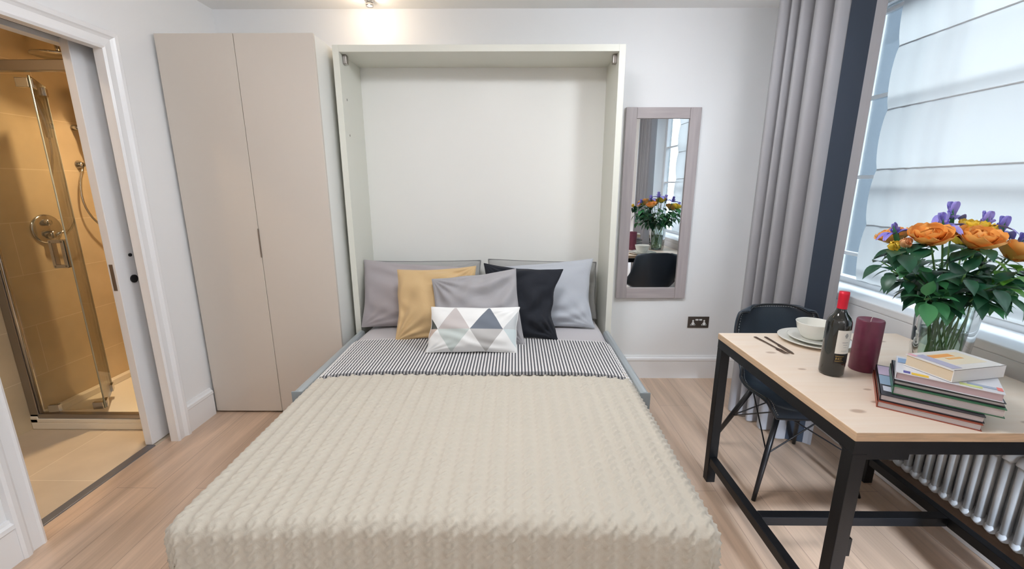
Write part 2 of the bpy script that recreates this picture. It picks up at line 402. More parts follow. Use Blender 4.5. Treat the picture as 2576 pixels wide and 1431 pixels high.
# shower
tyA = 2.245
sh = thing('shower_tray', 'white low shower tray with a raised rim on the bathroom floor', 'shower tray', (-2.5, 2.7, 0))
t = MB()
t.box(-2.849, -2.152, tyA, 3.329, .003, .045); t.box(-2.849, -2.152, tyA, tyA+.05, .045, .07); t.box(-2.849, -2.805, tyA, 3.329, .045, .085); t.box(-2.849, -2.152, 3.28, 3.329, .045, .085)
t.build('tray', M_tray, sh, bevel=.004)
MB().lathe([(0,.052),(.05,.052),(.056,.047),(.056,.044)], (-2.36, 2.55, 0), 28).build('drain_cover', M_chrome, sh)
se = thing('shower_enclosure', 'chrome-framed glass bifold shower door folded partly inward', 'shower door', (-2.5, 2.27, .07))
f = MB(); f.box(-2.848, -2.80, 2.25, 2.285, .072, 2.0)
f.box(-2.848, -2.105, 2.25, 2.285, .071, .098); f.box(-2.848, -2.105, 2.25, 2.285, 1.955, 2.005)
f.box(-2.135, -2.105, 2.25, 2.285, .098, 1.955)
f.build('door_frame', M_brushed, se, bevel=.003)
MB().tube([(-2.792, 2.262, .1), (-2.792, 2.262, 1.955)], .009, 10).build('hinge_post', M_chrome, se, True)
M_sg = thin_glass('shower_glass', (.955, .955, .92), .1)
A, B, Cc = Vector((-2.78, 2.268, 0)), Vector((-2.462, 2.318, 0)), Vector((-2.655, 2.571, 0))
def panel(p, q, z0, z1, m, nm, th=.003):
    d = (q-p); mid = (p+q)/2+Vector((0,0,(z0+z1)/2))
    return MB().obox(mid, d, d.cross(Vector((0,0,1))), (0,0,1), d.length/2, th, (z1-z0)/2).build(nm, m, se)
panel(A, B, .105, 1.95, M_sg, 'glass_panel'); panel(B, Cc, .105, 1.95, M_sg, 'glass_panel')
M_gedge = mat('glass_edge', (.42, .45, .40), .15, .2)
for q in (B, Cc): MB().tube([q+Vector((0,0,.105)), q+Vector((0,0,1.95))], .0038, 8).build('glass_edge', M_gedge, se, True)
def hinge(p, z, d): MB().obox((p[0], p[1], z), d, d.cross(Vector((0,0,1))), (0,0,1), .028, .011, .022).build('hinge', M_chrome, se, bevel=.002)
d1 = (B-A).normalized(); d2 = (Cc-B).normalized()
for z in (.125, 1.915):
    hinge(B-d1*.03, z, d1); hinge(B+d2*.035, z, d2); hinge(Cc-d2*.03, z, d2); hinge(A+d1*.06, z, d1)
pm = B-d1*.045+Vector((0,0,1.04)); fr_ = MB(); nrm = d1.cross(Vector((0,0,1))).normalized()
ff = MB()
for s in (-1, 1): ff.obox(pm+d1*.028*s, d1, nrm, (0,0,1), .008, .016, .075)
for s in (-1, 1): ff.obox(pm+Vector((0,0,.069))*s, d1, nrm, (0,0,1), .032, .016, .009)
ff.build('door_handle', M_chrome, se, bevel=.002)
va = thing('shower_valve', 'round chrome shower mixer plate with lever on the beige tiles', 'tap', (-2.85, 2.58, 1.15))
MB().lathe([(0,.012),(.078,.012),(.086,.008),(.088,0)], (-2.85,2.58,1.15), 36, 'x').build('plate', M_chrome, va, True)
MB().lathe([(0,.055),(.022,.053),(.026,.046),(.028,.012)], (-2.85,2.58,1.115), 24, 'x').build('knob', M_chrome, va, True)
MB().tube([(-2.80,2.58,1.115),(-2.79,2.62,1.13),(-2.785,2.645,1.14)], [.010,.008,.006], 10).build('lever', M_chrome, va, True)
MB().lathe([(0,.045),(.016,.043),(.019,.036),(.020,.012)], (-2.85,2.57,1.19), 20, 'x').build('knob', M_chrome, va, True)
hs = thing('hand_shower', 'chrome handset on a wall bracket with a looping hose, near the round mixer plate', 'shower handset', (-2.85, 2.87, 1.75))
MB().tube([(-2.849,2.88,1.77),(-2.80,2.88,1.77)], .016, 14).build('bracket', M_chrome, hs, True)
MB().tube([(-2.79,2.885,1.70),(-2.785,2.88,1.80),(-2.765,2.875,1.90),(-2.735,2.865,1.955)], [.015,.018,.018,.018], 12).build('handle', M_chrome, hs, True)
MB().lathe([(0,0),(.048,.002),(.054,.014),(.036,.035),(0,.040)], (-2.745,2.86,1.965), 24, 'x').build('spray_head', M_chrome, hs, True)
MB().lathe([(0,.03),(.014,.03),(.018,.02),(.026,.006),(.028,0)], (-2.85,2.868,1.54), 20, 'x').build('outlet', M_chrome, hs, True)
def bez(pts, n=30):
    out = []
    for i in range(n+1):
        t = i/n; q = [Vector(p) for p in pts]
        while len(q) > 1: q = [q[k]*(1-t)+q[k+1]*t for k in range(len(q)-1)]
        out.append(q[0])
    return out
MB().tube(bez([(-2.79,2.885,1.70),(-2.79,2.90,1.40),(-2.76,3.02,1.35),(-2.77,3.25,.72),(-2.78,3.28,1.15),(-2.80,2.75,.95),(-2.80,2.70,1.25),(-2.82,2.868,1.54)], 40), .0065, 8).build('hose', M_chrome, hs, True)
rh = thing('rain_shower_head', 'wide flat chrome rain shower head on a curved arm above the glass door', 'shower head', (-2.68, 2.72, 2.14))
MB().lathe([(0,0),(.118,0),(.122,.004),(.12,.010),(.03,.016),(.02,.03),(0,.03)], (-2.66,2.70,2.135), 40).build('head_plate', M_chrome, rh, True)
MB().tube(bez([(-2.66,2.70,2.16),(-2.66,2.70,2.27),(-2.70,2.70,2.27),(-2.849,2.70,2.27)], 16), .011, 12).build('arm', M_chrome, rh, True)

# ------------------------------------------------------------------ wardrobe
YW = 2.452
wd = thing('wardrobe', 'tall greige two-door wardrobe built against the back wall beside the fold-down bed', 'wardrobe', (-1.475, 2.72, 0))
box('carcass', M_cabin, (-1.890, -1.062, YW+.02, YB-.001, .02, 2.180), wd)
box('plinth', M_dark, (-1.885, -1.07, YW+.03, YB-.03, .0, .02), wd)
for x0, x1 in ((-1.894, -1.4795), (-1.4765, -1.058)):
    dr_ = box('door', M_cab, (x0, x1, YW, YW+.0195, .012, 2.182), wd, bevel=.0015)
    if x0 > -1.6: box('edge_handle', M_brushed, (-1.4815, -1.4745, YW-.004, YW, 1.0, 1.165), dr_)

# fold-down bed cabinet
wc = thing('wall_bed_cabinet', 'open cream cabinet surround of the fold-down bed, with a white back panel', 'bed cabinet', (-.2, 2.8, 0))
XA, XB, YF, ZT = -1.030, .617, 2.62, 2.175
box('side_panel', M_cabedge, (XA, XA+.036, YF, YB-.001, 0, ZT), wc, bevel=.001)
box('side_panel', M_cabedge, (XB-.036, XB, YF, YB-.001, 0, ZT), wc, bevel=.001)
box('top_panel', M_cabedge, (XA+.0362, XB-.0362, YF, YB-.001, ZT-.036, ZT), wc, bevel=.001)
box('back_panel', M_cabin, (XA+.0362, XB-.0362, YB-.04, YB-.022, 0, ZT-.0362), wc)
for s, x in ((1, XA+.0362), (-1, XB-.0362)):
    MB().box(min(x, x+s*.022), max(x, x+s*.022), YF+.05, YF+.085, ZT-.085, ZT-.037).build('catch', M_brushed, wc, bevel=.003)
    for z in (1.9, 1.7):
        MB().lathe([(0,.002),(.006,.002),(.007,0)], (x, YF+.07, z), 12, 'x').build('screw_cap', M_brushed, wc)

# ------------------------------------------------------------------ bed
CX, HB = -.20, .765
BF, BK = .965, 2.93      # front and back of the bed
bed = thing('fold_down_bed', 'fold-down double bed with silver-grey side rails, standing out of the cabinet', 'bed', (CX, 1.95, 0))
M_matt = mat('mattress_ticking', (.55, .54, .54), .9)
MB().box(CX-HB+.025, CX+HB-.025, BF+.06, BK-.03, .26, .485).build('mattress', M_matt, bed, bevel=.05)
MB().box(CX-HB+.04, CX+HB-.04, BF+.10, BK-.02, .19, .255).build('base_board', M_rail, bed, bevel=.006)
for s in (-1, 1):
    x = CX+s*(HB+.020)
    pr = [(x-.022,.375),(x+.022,.375),(x+.022,.475),(x+.018,.493),(x+.006,.502),(x-.006,.502),(x-.018,.493),(x-.022,.475)]
    r = MB().extrude(pr, 1.765, 2.60, 'y').build('side_rail', M_rail, bed, bevel=.002)
    box('rail_end_cap', mat('grey_cap', (.27, .31, .33), .5), (x-.023, x+.023, 1.758, 1.7645, .374, .499), bed)
    MB().tube([(x*.9, 1.35, 0), (x*.9, 1.35, .192)], .016, 12).build('leg', M_rail, bed, True)

def drape(a, b, lift=0., y1=None, front=True, R=.045, crown=.022, hb=HB, flare=.04):
    """flat cloth coordinates (a across, b along; b=0 at the foot edge) -> draped position"""
    y0 = BF
    dx = np.maximum(np.abs(a)-(hb-R), 0); dy = np.maximum((R-b), 0) if front else np.zeros_like(b)
    sx = np.sign(a); d = np.sqrt(dx*dx+dy*dy)+1e-9
    nx, nyy = dx/d, dy/d
    arc = R*math.pi/2
    ang = np.clip(d/R, 0, math.pi/2); ext = np.maximum(d-arc, 0)
    out = R*np.sin(ang); down = R*(1-np.cos(ang)) + ext*.985
    out = out + ext*flare
    x = sx*(np.minimum(np.abs(a), hb-R) + nx*out)
    y = y0 + np.where(dy > 0, R, np.maximum(b, R) if front else b) - nyy*out
    y = np.where(dy > 0, y0+R-nyy*out, y0+b)
    zt = .525 - crown*np.abs(np.clip(a/hb, -1, 1))**3.5
    z = zt + lift - down
    return np.stack([x+CX, y, z], -1)
def normals(P):
    gu = np.gradient(P, axis=1); gv = np.gradient(P, axis=0)
    n = np.cross(gu, gv); n /= (np.linalg.norm(n, axis=-1, keepdims=True)+1e-12); return n
# cable knit coverlet
def coverlet():
    st = .0044
    a = np.arange(-1.10, 1.101, st); b = np.arange(-.36, .98, st)
    Aa, Bb = np.meshgrid(a, b)
    P = drape(Aa, Bb)
    # soft hanging waves on the skirt
    drop = np.clip((.50-P[...,2])/.4, 0, 1)
    P[...,1] -= drop*.012*(1+np.sin(Aa*9))*(Bb < 0)
    P[...,0] += np.sign(Aa)*drop*.012*np.sin(Bb*14)*(np.abs(Aa) > HB)
    P[...,2] += .004*np.sin(Aa*5+1)*np.cos(Bb*4)
    N = normals(P)
    u = (Aa/.054) % 1; ph = 2*math.pi*(Bb/.062 + .12*np.sin(Aa*7)); c = .21*np.sin(ph); k = np.cos(ph)
    hA = np.exp(-((u-.5-c)/.135)**2)*(.62+.38*k); hB_ = np.exp(-((u-.5+c)/.135)**2)*(.62-.38*k)
    h = np.maximum(hA, hB_)
    yarn = .10*np.sin(2*math.pi*Bb/.0125 + 6*c)*(h > .3)
    P = P + N*((h+yarn)*.0095)[...,None]
    return P
def knit_mat(name, col, sc=260):
    m, nt, b = new_mat(name)
    b.inputs['Base Color'].default_value = (*col, 1); b.inputs['Roughness'].default_value = .9; b.inputs['Sheen Weight'].default_value = .25; b.inputs['Specular IOR Level'].default_value = .15
    tc = nt.nodes.new('ShaderNodeTexCoord'); n = nt.nodes.new('ShaderNodeTexNoise'); n.inputs['Scale'].default_value = sc
    nt.links.new(tc.outputs['Object'], n.inputs['Vector'])
    bp = nt.nodes.new('ShaderNodeBump'); bp.inputs['Strength'].default_value = .3; bp.inputs['Distance'].default_value = .002
    nt.links.new(n.outputs[0], bp.inputs['Height']); nt.links.new(bp.outputs[0], b.inputs['Normal']); return m
cv = grid_mesh('knitted_coverlet', coverlet(), knit_mat('cream_knit', (.53, .485, .41)))
tag(cv, 'cream cable-knit coverlet spread over the foot of the bed', 'coverlet')
# under sheet / folded duvet edge
def sheet():
    a = np.linspace(-.90, .90, 160); b = np.linspace(0, 1, 30); Aa, Bb = np.meshgrid(a, b)
    Yb = 1.32 + Bb*.60
    P = drape(Aa, Yb, .004, front=False, R=.06, flare=0)
    t = np.clip((Bb-.0)/.12, 0, 1)
    P[...,2] += .004*np.sin(Aa*6)*np.sin(Bb*7) - .012*(1-t)
    return P
sht = grid_mesh('bed_sheet', sheet(), mat('mauve_grey_cotton', (.50, .475, .49), .85, sheen=.2, bump=.2, bscale=90))
tag(sht, 'mauve-grey sheet folded back between the pillows and the striped blanket', 'sheet')
# striped blanket
def stripe_mat():
    m, nt, b = new_mat('striped_knit')
    uv = nt.nodes.new('ShaderNodeUVMap'); sp = nt.nodes.new('ShaderNodeSeparateXYZ'); nt.links.new(uv.outputs[0], sp.inputs[0])
    w = mth(nt, 'SINE', mth(nt, 'MULTIPLY', sp.outputs[0], 2*math.pi))
    rp = nt.nodes.new('ShaderNodeValToRGB'); nt.links.new(mth(nt, 'MULTIPLY_ADD', w, .5, .5), rp.inputs[0])
    e = rp.color_ramp.elements; e[0].position = .32; e[0].color = (.085, .088, .10, 1); e[1].position = .55; e[1].color = (.72, .70, .69, 1)
    edge = mth(nt, 'LESS_THAN', sp.outputs[1], .022)
    c = mixc(nt, mth(nt, 'MULTIPLY', edge, .55), rp.outputs[0], (.03, .03, .035))
    nt.links.new(c, b.inputs['Base Color']); b.inputs['Roughness'].default_value = .9; b.inputs['Specular IOR Level'].default_value = .15
    b.inputs['Sheen Weight'].default_value = .15
    return m
def blanket():
    per = .0158; a = np.arange(-.86, .8601, per/8); b = np.concatenate([np.linspace(0, .05, 10)[:-1], np.linspace(.05, 1, 40)])
    Aa, Bb = np.meshgrid(a, b)
    Yb = .915 + Bb*.475 - .035*np.exp(-((np.abs(Aa)-.86)/.15)**2)*(1-Bb)
    P = drape(Aa, Yb, .017, front=False, R=.06, flare=0)
    roll = np.clip(Bb/.045, 0, 1)
    P[...,2] -= .014*(1-np.sqrt(np.clip(1-(1-roll)**2, 0, 1)))
    P[...,1] += 0
    r2 = np.clip((Bb-.96)/.04, 0, 1); P[...,2] -= .010*r2**2
    N = normals(P)
    h = .0028*np.sin(2*math.pi*Aa/per) + .0012*np.sin(2*math.pi*Yb/.009)*(np.sin(2*math.pi*Aa/per) > 0)
    P = P + N*h[...,None] + np.stack([np.zeros_like(Aa), np.zeros_like(Aa), .003*np.sin(Aa*8+Yb*5)], -1)
    return P, np.stack([Aa/per, Bb], -1)
P, uv = blanket()
bk = grid_mesh('striped_blanket', P, stripe_mat(), uv=uv)
tag(bk, 'grey and white striped ribbed blanket folded across the bed below the pillows', 'blanket')

# ------------------------------------------------------------------ pillows
def cotton(name, col, sheen=.2): return mat(name, col, .85, bump=.25, bscale=120, sheen=sheen, spec=.2)
def pillow(name, label, cat, corners, T, m, seed=0, wr=.010, bow=.05, group=None, shift=(0,0,0), power=.5, wdir=1.0, trim=None):
    TL, TR, BR, BL = [Vector(c)+Vector(shift) for c in corners]
    n = 56; cen = (TL+TR+BR+BL)/4
    U = ((TR-TL)+(BR-BL)).normalized(); V = ((TL-BL)+(TR-BR)).normalized(); N = V.cross(U).normalized()
    if N.y > 0: N = -N
    root = thing(name, label, cat, tuple((BL+BR)/2), group); wr = wr*2.7; sidebow = (1.0, 2.6) if 'black' in label else (1.0, 1.0)
    def side(s):
        P = np.zeros((n+1, n+1, 3)); UV = np.zeros((n+1, n+1, 2))
        for j in range(n+1):
            v = -math.cos(math.pi*j/n)
            for i in range(n+1):
                u = -math.cos(math.pi*i/n)
                ub = u*(1-bow*(sidebow[1] if u > 0 else sidebow[0])*(1-v*v)*(1-.9*noise.noise(Vector((v*1.6, seed+(3 if u > 0 else 0), 0))))); vb = v*(1-bow*(1-u*u)*(1+.5*noise.noise(Vector((u*2, seed+5, 0)))))
                a, b = (ub+1)/2, (vb+1)/2
                p = (BL*(1-a)+BR*a)*(1-b)+(TL*(1-a)+TR*a)*b
                g = max(0, (1-u*u)*(1-v*v)); h = T*g**power*.5
                h *= 1-.16*v*(1-v*v)
                # wrinkles: fan from corners + soft diagonal
                q = Vector((u*1.3+seed*3.1, v*1.3, seed*1.7))
                ca = math.atan2(1-v, 1-u*wdir)
                w_ = .55*math.sin(ca*17+seed)*math.exp(-2.2*math.hypot(1-u*wdir, 1-v))
                cb = math.atan2(1+v, 1+u*wdir)
                w_ += .55*math.sin(cb*15+seed*2)*math.exp(-2.0*math.hypot(1+u*wdir, 1+v))
                w_ += .5*noise.noise(q*1.7) + .55*math.sin((u*.9+v*1.6*wdir+.5*noise.noise(q))*7+seed)*max(0, noise.noise(q*.8+Vector((9,0,0)))+.25)
                h += wr*w_*min(1, g*5)
                P[j, i] = p + N*(h*s); UV[j, i] = ((u+1)/2, (v+1)/2)
        return P, UV
    f, uf = side(1); b, _ = side(-1)
    # one closed mesh: front grid + back grid share the rim
    me = bpy.data.meshes.new('cover')
    idx = np.arange((n+1)*(n+1)).reshape(n+1, n+1); ib = idx + (n+1)*(n+1)
    rim = np.zeros((n+1, n+1), bool); rim[0] = rim[-1] = True; rim[:,0] = rim[:,-1] = True
    ib = np.where(rim, idx, ib)
    fs = []
    for j in range(n):
        for i in range(n):
            fs.append((idx[j,i], idx[j,i+1], idx[j+1,i+1], idx[j+1,i])); fs.append((ib[j,i], ib[j+1,i], ib[j+1,i+1], ib[j,i+1]))
    me.from_pydata([tuple(p) for p in f.reshape(-1,3)]+[tuple(p) for p in b.reshape(-1,3)], [], [tuple(int(k) for k in q) for q in fs])
    l = me.uv_layers.new(name='UVMap'); vv = np.concatenate([uf.reshape(-1,2)]*2); vi = np.zeros(len(me.loops), dtype=np.int32); me.loops.foreach_get('vertex_index', vi)
    l.data.foreach_set('uv', vv[vi].reshape(-1))
    import bmesh
    bm = bmesh.new(); bm.from_mesh(me); bmesh.ops.recalc_face_normals(bm, faces=bm.faces); bm.to_mesh(me); bm.free()
    me.polygons.foreach_set('use_smooth', [True]*len(me.polygons)); me.materials.append(m)
    o = bpy.data.objects.new('cover', me); COL.objects.link(o); put(o, root)
    # stitched seam round the rim
    loop = [f[0,i] for i in range(0,n+1,2)]+[f[j,n] for j in range(2,n+1,2)]+[f[n,i] for i in range(n-2,-1,-2)]+[f[j,0] for j in range(n-2,-1,-2)]
    s = MB().tube([Vector(p) for p in loop], .0028 if trim is None else .005, 6, False).build('seam' if trim is None else 'piping', trim or m, o, True)
    return root
P_mauve = cotton('mauve_grey_cotton_2', (.36, .33, .34)); P_grey = cotton('mid_grey_cotton', (.33, .32, .33))
P_light = cotton('cool_grey_cotton', (.42, .44, .48)); P_beige = cotton('sand_cotton', (.55, .385, .20)); P_blk = cotton('charcoal_cotton', (.016, .018, .024), .05)
P_back = cotton('stone_grey_cotton', (.36, .36, .35)); M_pipe = mat('grey_piping', (.20, .20, .20), .8)
pillow('pillow', 'stone-grey pillow leaning on the cabinet back, behind the mauve-grey pillow on the left', 'pillow',
       [(-.965,2.86,.905),(-.235,2.86,.912),(-.24,2.80,.52),(-.97,2.80,.52)], .13, P_back, 1, .006, .03, 'pillows at the head of the bed', trim=M_pipe)
pillow('pillow', 'stone-grey pillow leaning on the cabinet back, behind the pale grey pillow on the right', 'pillow',
       [(-.18,2.86,.920),(.548,2.86,.900),(.555,2.80,.52),(-.18,2.80,.52)], .13, P_back, 2, .006, .03, 'pillows at the head of the bed', trim=M_pipe)
pillow('pillow', 'mauve-grey pillow at the left end of the row, partly behind the sand cushion', 'pillow',
       [(-.985,2.74,.935),(-.285,2.74,.885),(-.255,2.58,.54),(-.975,2.58,.53)], .15, P_mauve, 3, .008, .04, 'pillows at the head of the bed')
pillow('pillow', 'pale cool-grey pillow at the right end of the row, partly behind the black cushion', 'pillow',
       [(-.195,2.74,.883),(.505,2.74,.945),(.505,2.58,.53),(-.185,2.58,.54)], .15, P_light, 4, .007, .04, 'pillows at the head of the bed', wdir=-1)
pillow('cushion', 'sand-coloured square cushion with creases, left of the centre grey cushion', 'cushion',
       [(-.709,2.52,.912),(-.236,2.52,.935),(-.232,2.35,.545),(-.690,2.33,.532)], .13, P_beige, 5, .016, .06, 'cushions in the middle of the bed')
pillow('cushion', 'black square cushion standing right of the centre grey cushion', 'cushion',
       [(-.187,2.53,.950),(.285,2.50,.920),(.248,2.34,.532),(-.162,2.34,.545)], .13, P_blk, 6, .013, .08, 'cushions in the middle of the bed', wdir=-1)
pillow('cushion', 'mid-grey creased cushion in the centre behind the triangle-patterned one', 'cushion',
       [(-.479,2.40,.880),(.003,2.42,.938),(.055,2.24,.542),(-.439,2.24,.550)], .13, P_grey, 7, .018, .05, 'cushions in the middle of the bed', wdir=-1)
def tri_mat():
    m, nt, b = new_mat('triangle_print')
    uv = nt.nodes.new('ShaderNodeUVMap'); sp = nt.nodes.new('ShaderNodeSeparateXYZ'); nt.links.new(uv.outputs[0], sp.inputs[0])
    u, v = sp.outputs[0], sp.outputs[1]
    s = mth(nt, 'DIVIDE', mth(nt, 'SUBTRACT', u, .0875), .3815)
    i = mth(nt, 'FLOOR', s); fr = mth(nt, 'FRACT', s)
    av = mth(nt, 'ABSOLUTE', mth(nt, 'MULTIPLY', mth(nt, 'SUBTRACT', v, .5), 1.92))
    tri = mth(nt, 'SUBTRACT', 1.0, mth(nt, 'ABSOLUTE', mth(nt, 'MULTIPLY_ADD', fr, 2, -1)))
    mask = mth(nt, 'LESS_THAN', av, tri)
    top = mth(nt, 'GREATER_THAN', v, .5)
    def ramp(cols):
        rp = nt.nodes.new('ShaderNodeValToRGB'); rp.color_ramp.interpolation = 'CONSTANT'
        e = rp.color_ramp.elements; e[0].position = 0; e[0].color = (*cols[0], 1); e[1].position = .25; e[1].color = (*cols[1], 1)
        for k in (2, 3): q = e.new(.25*k); q.color = (*cols[k], 1)
        nt.links.new(mth(nt, 'MULTIPLY_ADD', i, .25, .375), rp.inputs[0]); return rp.outputs[0]
    rt = ramp([(.09,.095,.085), (.52,.48,.47), (.155,.175,.21), (.50,.52,.53)])
    rb = ramp([(.52,.42,.36), (.52,.57,.55), (.46,.45,.44), (.55,.62,.63)])
    c = mixc(nt, mask, (.76, .76, .75), mixc(nt, top, rb, rt))
    nt.links.new(c, b.inputs['Base Color']); b.inputs['Roughness'].default_value = .8; b.inputs['Specular IOR Level'].default_value = .2
    return m
pillow('cushion', 'small white lumbar cushion printed with grey, mint and pink triangles', 'cushion',
       [(-.452,2.22,.765),(.024,2.22,.765),(.009,2.12,.545),(-.470,2.12,.545)], .11, tri_mat(), 8, .004, .05, 'cushions in the middle of the bed')

# ------------------------------------------------------------------ mirror, socket, spotlight
mi = thing('wall_mirror', 'tall mirror in a wide grey-washed wood frame on the back wall', 'mirror', (.97, YB, .62))
M_gw = mat('grey_washed_wood', (.40, .35, .35), .45, vary=.25, vscale=3, stretch=(14, 14, 1.2))
M_gwh = mat('grey_washed_wood_cross', (.40, .35, .35), .45, vary=.25, vscale=3, stretch=(1.2, 14, 14))
x0, x1, z0, z1, fw = .722, 1.216, .620, 1.905, .073
box('frame_stile', M_gw, (x0, x0+fw, YB-.024, YB, z0, z1), mi, bevel=.003)
box('frame_stile', M_gw, (x1-fw, x1, YB-.024, YB, z0, z1), mi, bevel=.003)
box('frame_rail', M_gwh, (x0+fw, x1-fw, YB-.022, YB, z0, z0+.078), mi, bevel=.003)
box('frame_rail', M_gwh, (x0+fw, x1-fw, YB-.022, YB, z1-.070, z1), mi, bevel=.003)
box('mirror_glass', mat('mirror_silver', (.90, .92, .93), .01, 1), (x0+fw-.004, x1-fw+.004, YB-.012, YB-.004, z0+.07, z1-.066), mi)
mi.rotation_euler = (0, 0, .0093); mi.location = (.97, YB-.0026, .62)
so = thing('wall_socket', 'dark bronze double wall socket with white inserts low on the back wall', 'socket', (1.34, YB, .39))
box('plate', M_bronze, (1.264, 1.417, YB-.006, YB, .392, .477), so, bevel=.002)
for c in (1.300, 1.381):
    box('rocker_switch', M_white, (c-.010 + (.027 if c < 1.34 else -.027), c+.010 + (.027 if c < 1.34 else -.027), YB-.010, YB-.006, .449, .459), so)
    f = MB(); f.box(c-.005, c+.005, YB-.0085, YB-.006, .438, .452); f.box(c-.018, c-.007, YB-.0085, YB-.006, .410, .421); f.box(c+.007, c+.018, YB-.0085, YB-.006, .410, .421)
    f.add([(c-.005,YB-.0085,.440),(c+.005,YB-.0085,.440),(c+.018,YB-.0085,.412),(c-.018,YB-.0085,.412)], [(0,1,2,3)])
    f.build('pin_insert', M_white, so)
sl = thing('ceiling_spotlight', 'small chrome ceiling spotlight at the top edge above the bed cabinet', 'ceiling light', (-.875, 2.86, ZC))
MB().lathe([(0,0),(.030,0),(.030,-.006),(.012,-.010),(.010,-.014),(0,-.014)], (-.875,2.86,ZC), 24).build('mount', M_chrome, sl, True)
MB().lathe([(.008,-.012),(.020,-.016),(.024,-.030),(.022,-.036),(.016,-.034)], (-.875,2.86,ZC), 24).build('lamp_head', M_chrome, sl, True)
MB().lathe([(0,-.030),(.016,-.031),(.017,-.027)], (-.875,2.86,ZC), 20).build('bulb', emat('spot_bulb', (1, .86, .68), 6), sl, True)
add_light('spot_bulb_light', 'POINT', (-.875, 2.80, ZC-.07), 2.2, WARM, .02)

# downlights: unseen ones added for fill in the room, and the bathroom's own
def downlight(x, y, z, watts, col, label, sz=.09, sp=165):
    t = thing('downlight', label, 'ceiling light', (x, y, z), 'recessed downlights')
    MB().lathe([(.050,-.001),(.054,-.006),(.062,-.005),(.064,0)], (x,y,z), 28).build('trim_ring', M_white, t, True)
    MB().lathe([(0,-.002),(.050,-.002)], (x,y,z), 24).build('lens', MATS.get('lens_glow') or emat('lens_glow', (1,.9,.75), 8), t)
    add_light('downlight_lamp', 'AREA', (x, y, z-.012), watts, col, sz, None, (0,0,0), spread=math.radians(sp))
k = 0
for x, y, s in ((-.95, -.6, 'behind the viewer, left side of the room'), (.55, -.6, 'behind the viewer, window side of the room'), (-.2, 1.0, 'over the foot of the bed'), (-.2, -1.7, 'far behind the viewer')):
    downlight(x, y, ZC, 1.5, NEUT, 'added recessed ceiling fill downlight ' + s)
for x, y, s in ((-1.45, -1.9, 'left'), (1.2, -2.2, 'window')):  # unseen uplighters added to bounce fill light off the ceiling
    t = thing('fill_uplighter', 'added black uplighter floor lamp giving fill light behind the viewer on the %s side' % s, 'floor lamp', (x, y, 0), 'added uplighters behind the viewer')
    MB().lathe([(0,.018),(.13,.016),(.14,.006),(.14,0),(0,0)], (x,y,0), 32).build('base', M_blackp, t, True)
    MB().tube([(x,y,.016),(x,y,1.74)], .011, 12).build('pole', M_blackp, t, True)
    MB().lathe([(.012,1.72),(.06,1.735),(.13,1.775),(.15,1.80),(.147,1.80),(.127,1.779),(.058,1.741),(0,1.735)], (x,y,0), 32).build('shade', M_blackp, t, True)
    add_light('fill_uplighter_glow', 'AREA', (x, y, 1.79), 21, (.98, .98, 1.0), .2, None, (math.pi, 0, 0))
def add_fill_spot(x, y, aim, watts, col, label, cone=150, r=.12):  # unseen ceiling spots added as fill light on the walls
    d = (Vector(aim)-Vector((x, y, ZC-.07))).normalized(); c = Vector((x, y, ZC-.05))
    t = thing('fill_spot', label, 'ceiling light', (x, y, ZC), 'added ceiling fill spots')
    MB().lathe([(0,0),(.045,0),(.045,-.008),(.012,-.014),(.012,-.03)], (x,y,ZC), 24).build('mount', M_chrome, t, True)
    MB().tube([c-d*.03, c+d*.035], [.030,.042], 20, False).build('lamp_head', M_chrome, t, True)
    MB().tube([c+d*.008, c+d*.012], .036, 20).build('bulb', MATS.get('lens_glow'), t)
    add_light('fill_spot_lamp', 'SPOT', c+d*.06, watts, col, r, None, d.to_track_quat('-Z', 'Y').to_euler(), spot_size=math.radians(cone), spot_blend=1.0)
COOLW = (.90, .945, 1.0)
OPALC = (.95, .965, 1.0)
t = thing('fill_ceiling_lamp', 'added wide round opal fill lamp on the ceiling above the bed, out of view', 'ceiling light', (-.1, 1.35, ZC))  # unseen lamp added as general fill light from above
MB().lathe([(0,-.05),(.20,-.048),(.235,-.036),(.245,-.015),(.245,0),(0,0)], (-.1,1.35,ZC), 40).build('opal_shade', M_white, t, True)
add_light('fill_ceiling_light', 'AREA', (-.1, 1.35, ZC-.056), 24, OPALC, .46)
t = thing('fill_floor_lamp', 'added slim black fill floor lamp behind the viewer on the window side', 'floor lamp', (1.35, -1.0, 0))  # unseen lamp added to brighten the floor under the table
MB().lathe([(0,.018),(.12,.016),(.13,0),(0,0)], (1.35,-1.0,0), 32).build('base', M_blackp, t, True)
MB().tube([(1.35,-1.0,.016),(1.35,-1.0,1.18)], .010, 12).build('pole', M_blackp, t, True)
MB().tube([(1.35,-1.0,1.18),(1.36,-.88,1.14)], [.03,.07], 20, False).build('shade', M_blackp, t, True)
add_light('fill_floor_light', 'SPOT', (1.36, -.86, 1.135), 800, (.72, .84, 1.0), .14, None, (Vector((1.42,1.0,0))-Vector((1.36,-.86,1.135))).to_track_quat('-Z','Y').to_euler(), spot_size=math.radians(37), spot_blend=1.0)
add_fill_spot(1.22, 1.52, (-.4, 3.0, 1.35), 64, COOLW, 'added chrome ceiling fill spot on the window side aimed at the bed cabinet')
add_fill_spot(-.9, 1.1, (-1.9, 2.5, 1.5), 24, COOLW, 'added chrome ceiling fill spot aimed at the wardrobe')
add_fill_spot(.15, 1.7, (1.75, 2.0, .9), 34, COOLW, 'added chrome ceiling fill spot over the bed aimed at the mirror wall')
downlight(-2.30, 2.70, 2.4, 15, (1.0, .72, .42), 'round recessed downlight over the shower tray', sp=105)
downlight(-2.5, 1.3, 2.4, 7, (1.0, .76, .50), 'round recessed downlight in the bathroom ceiling near the doorway')

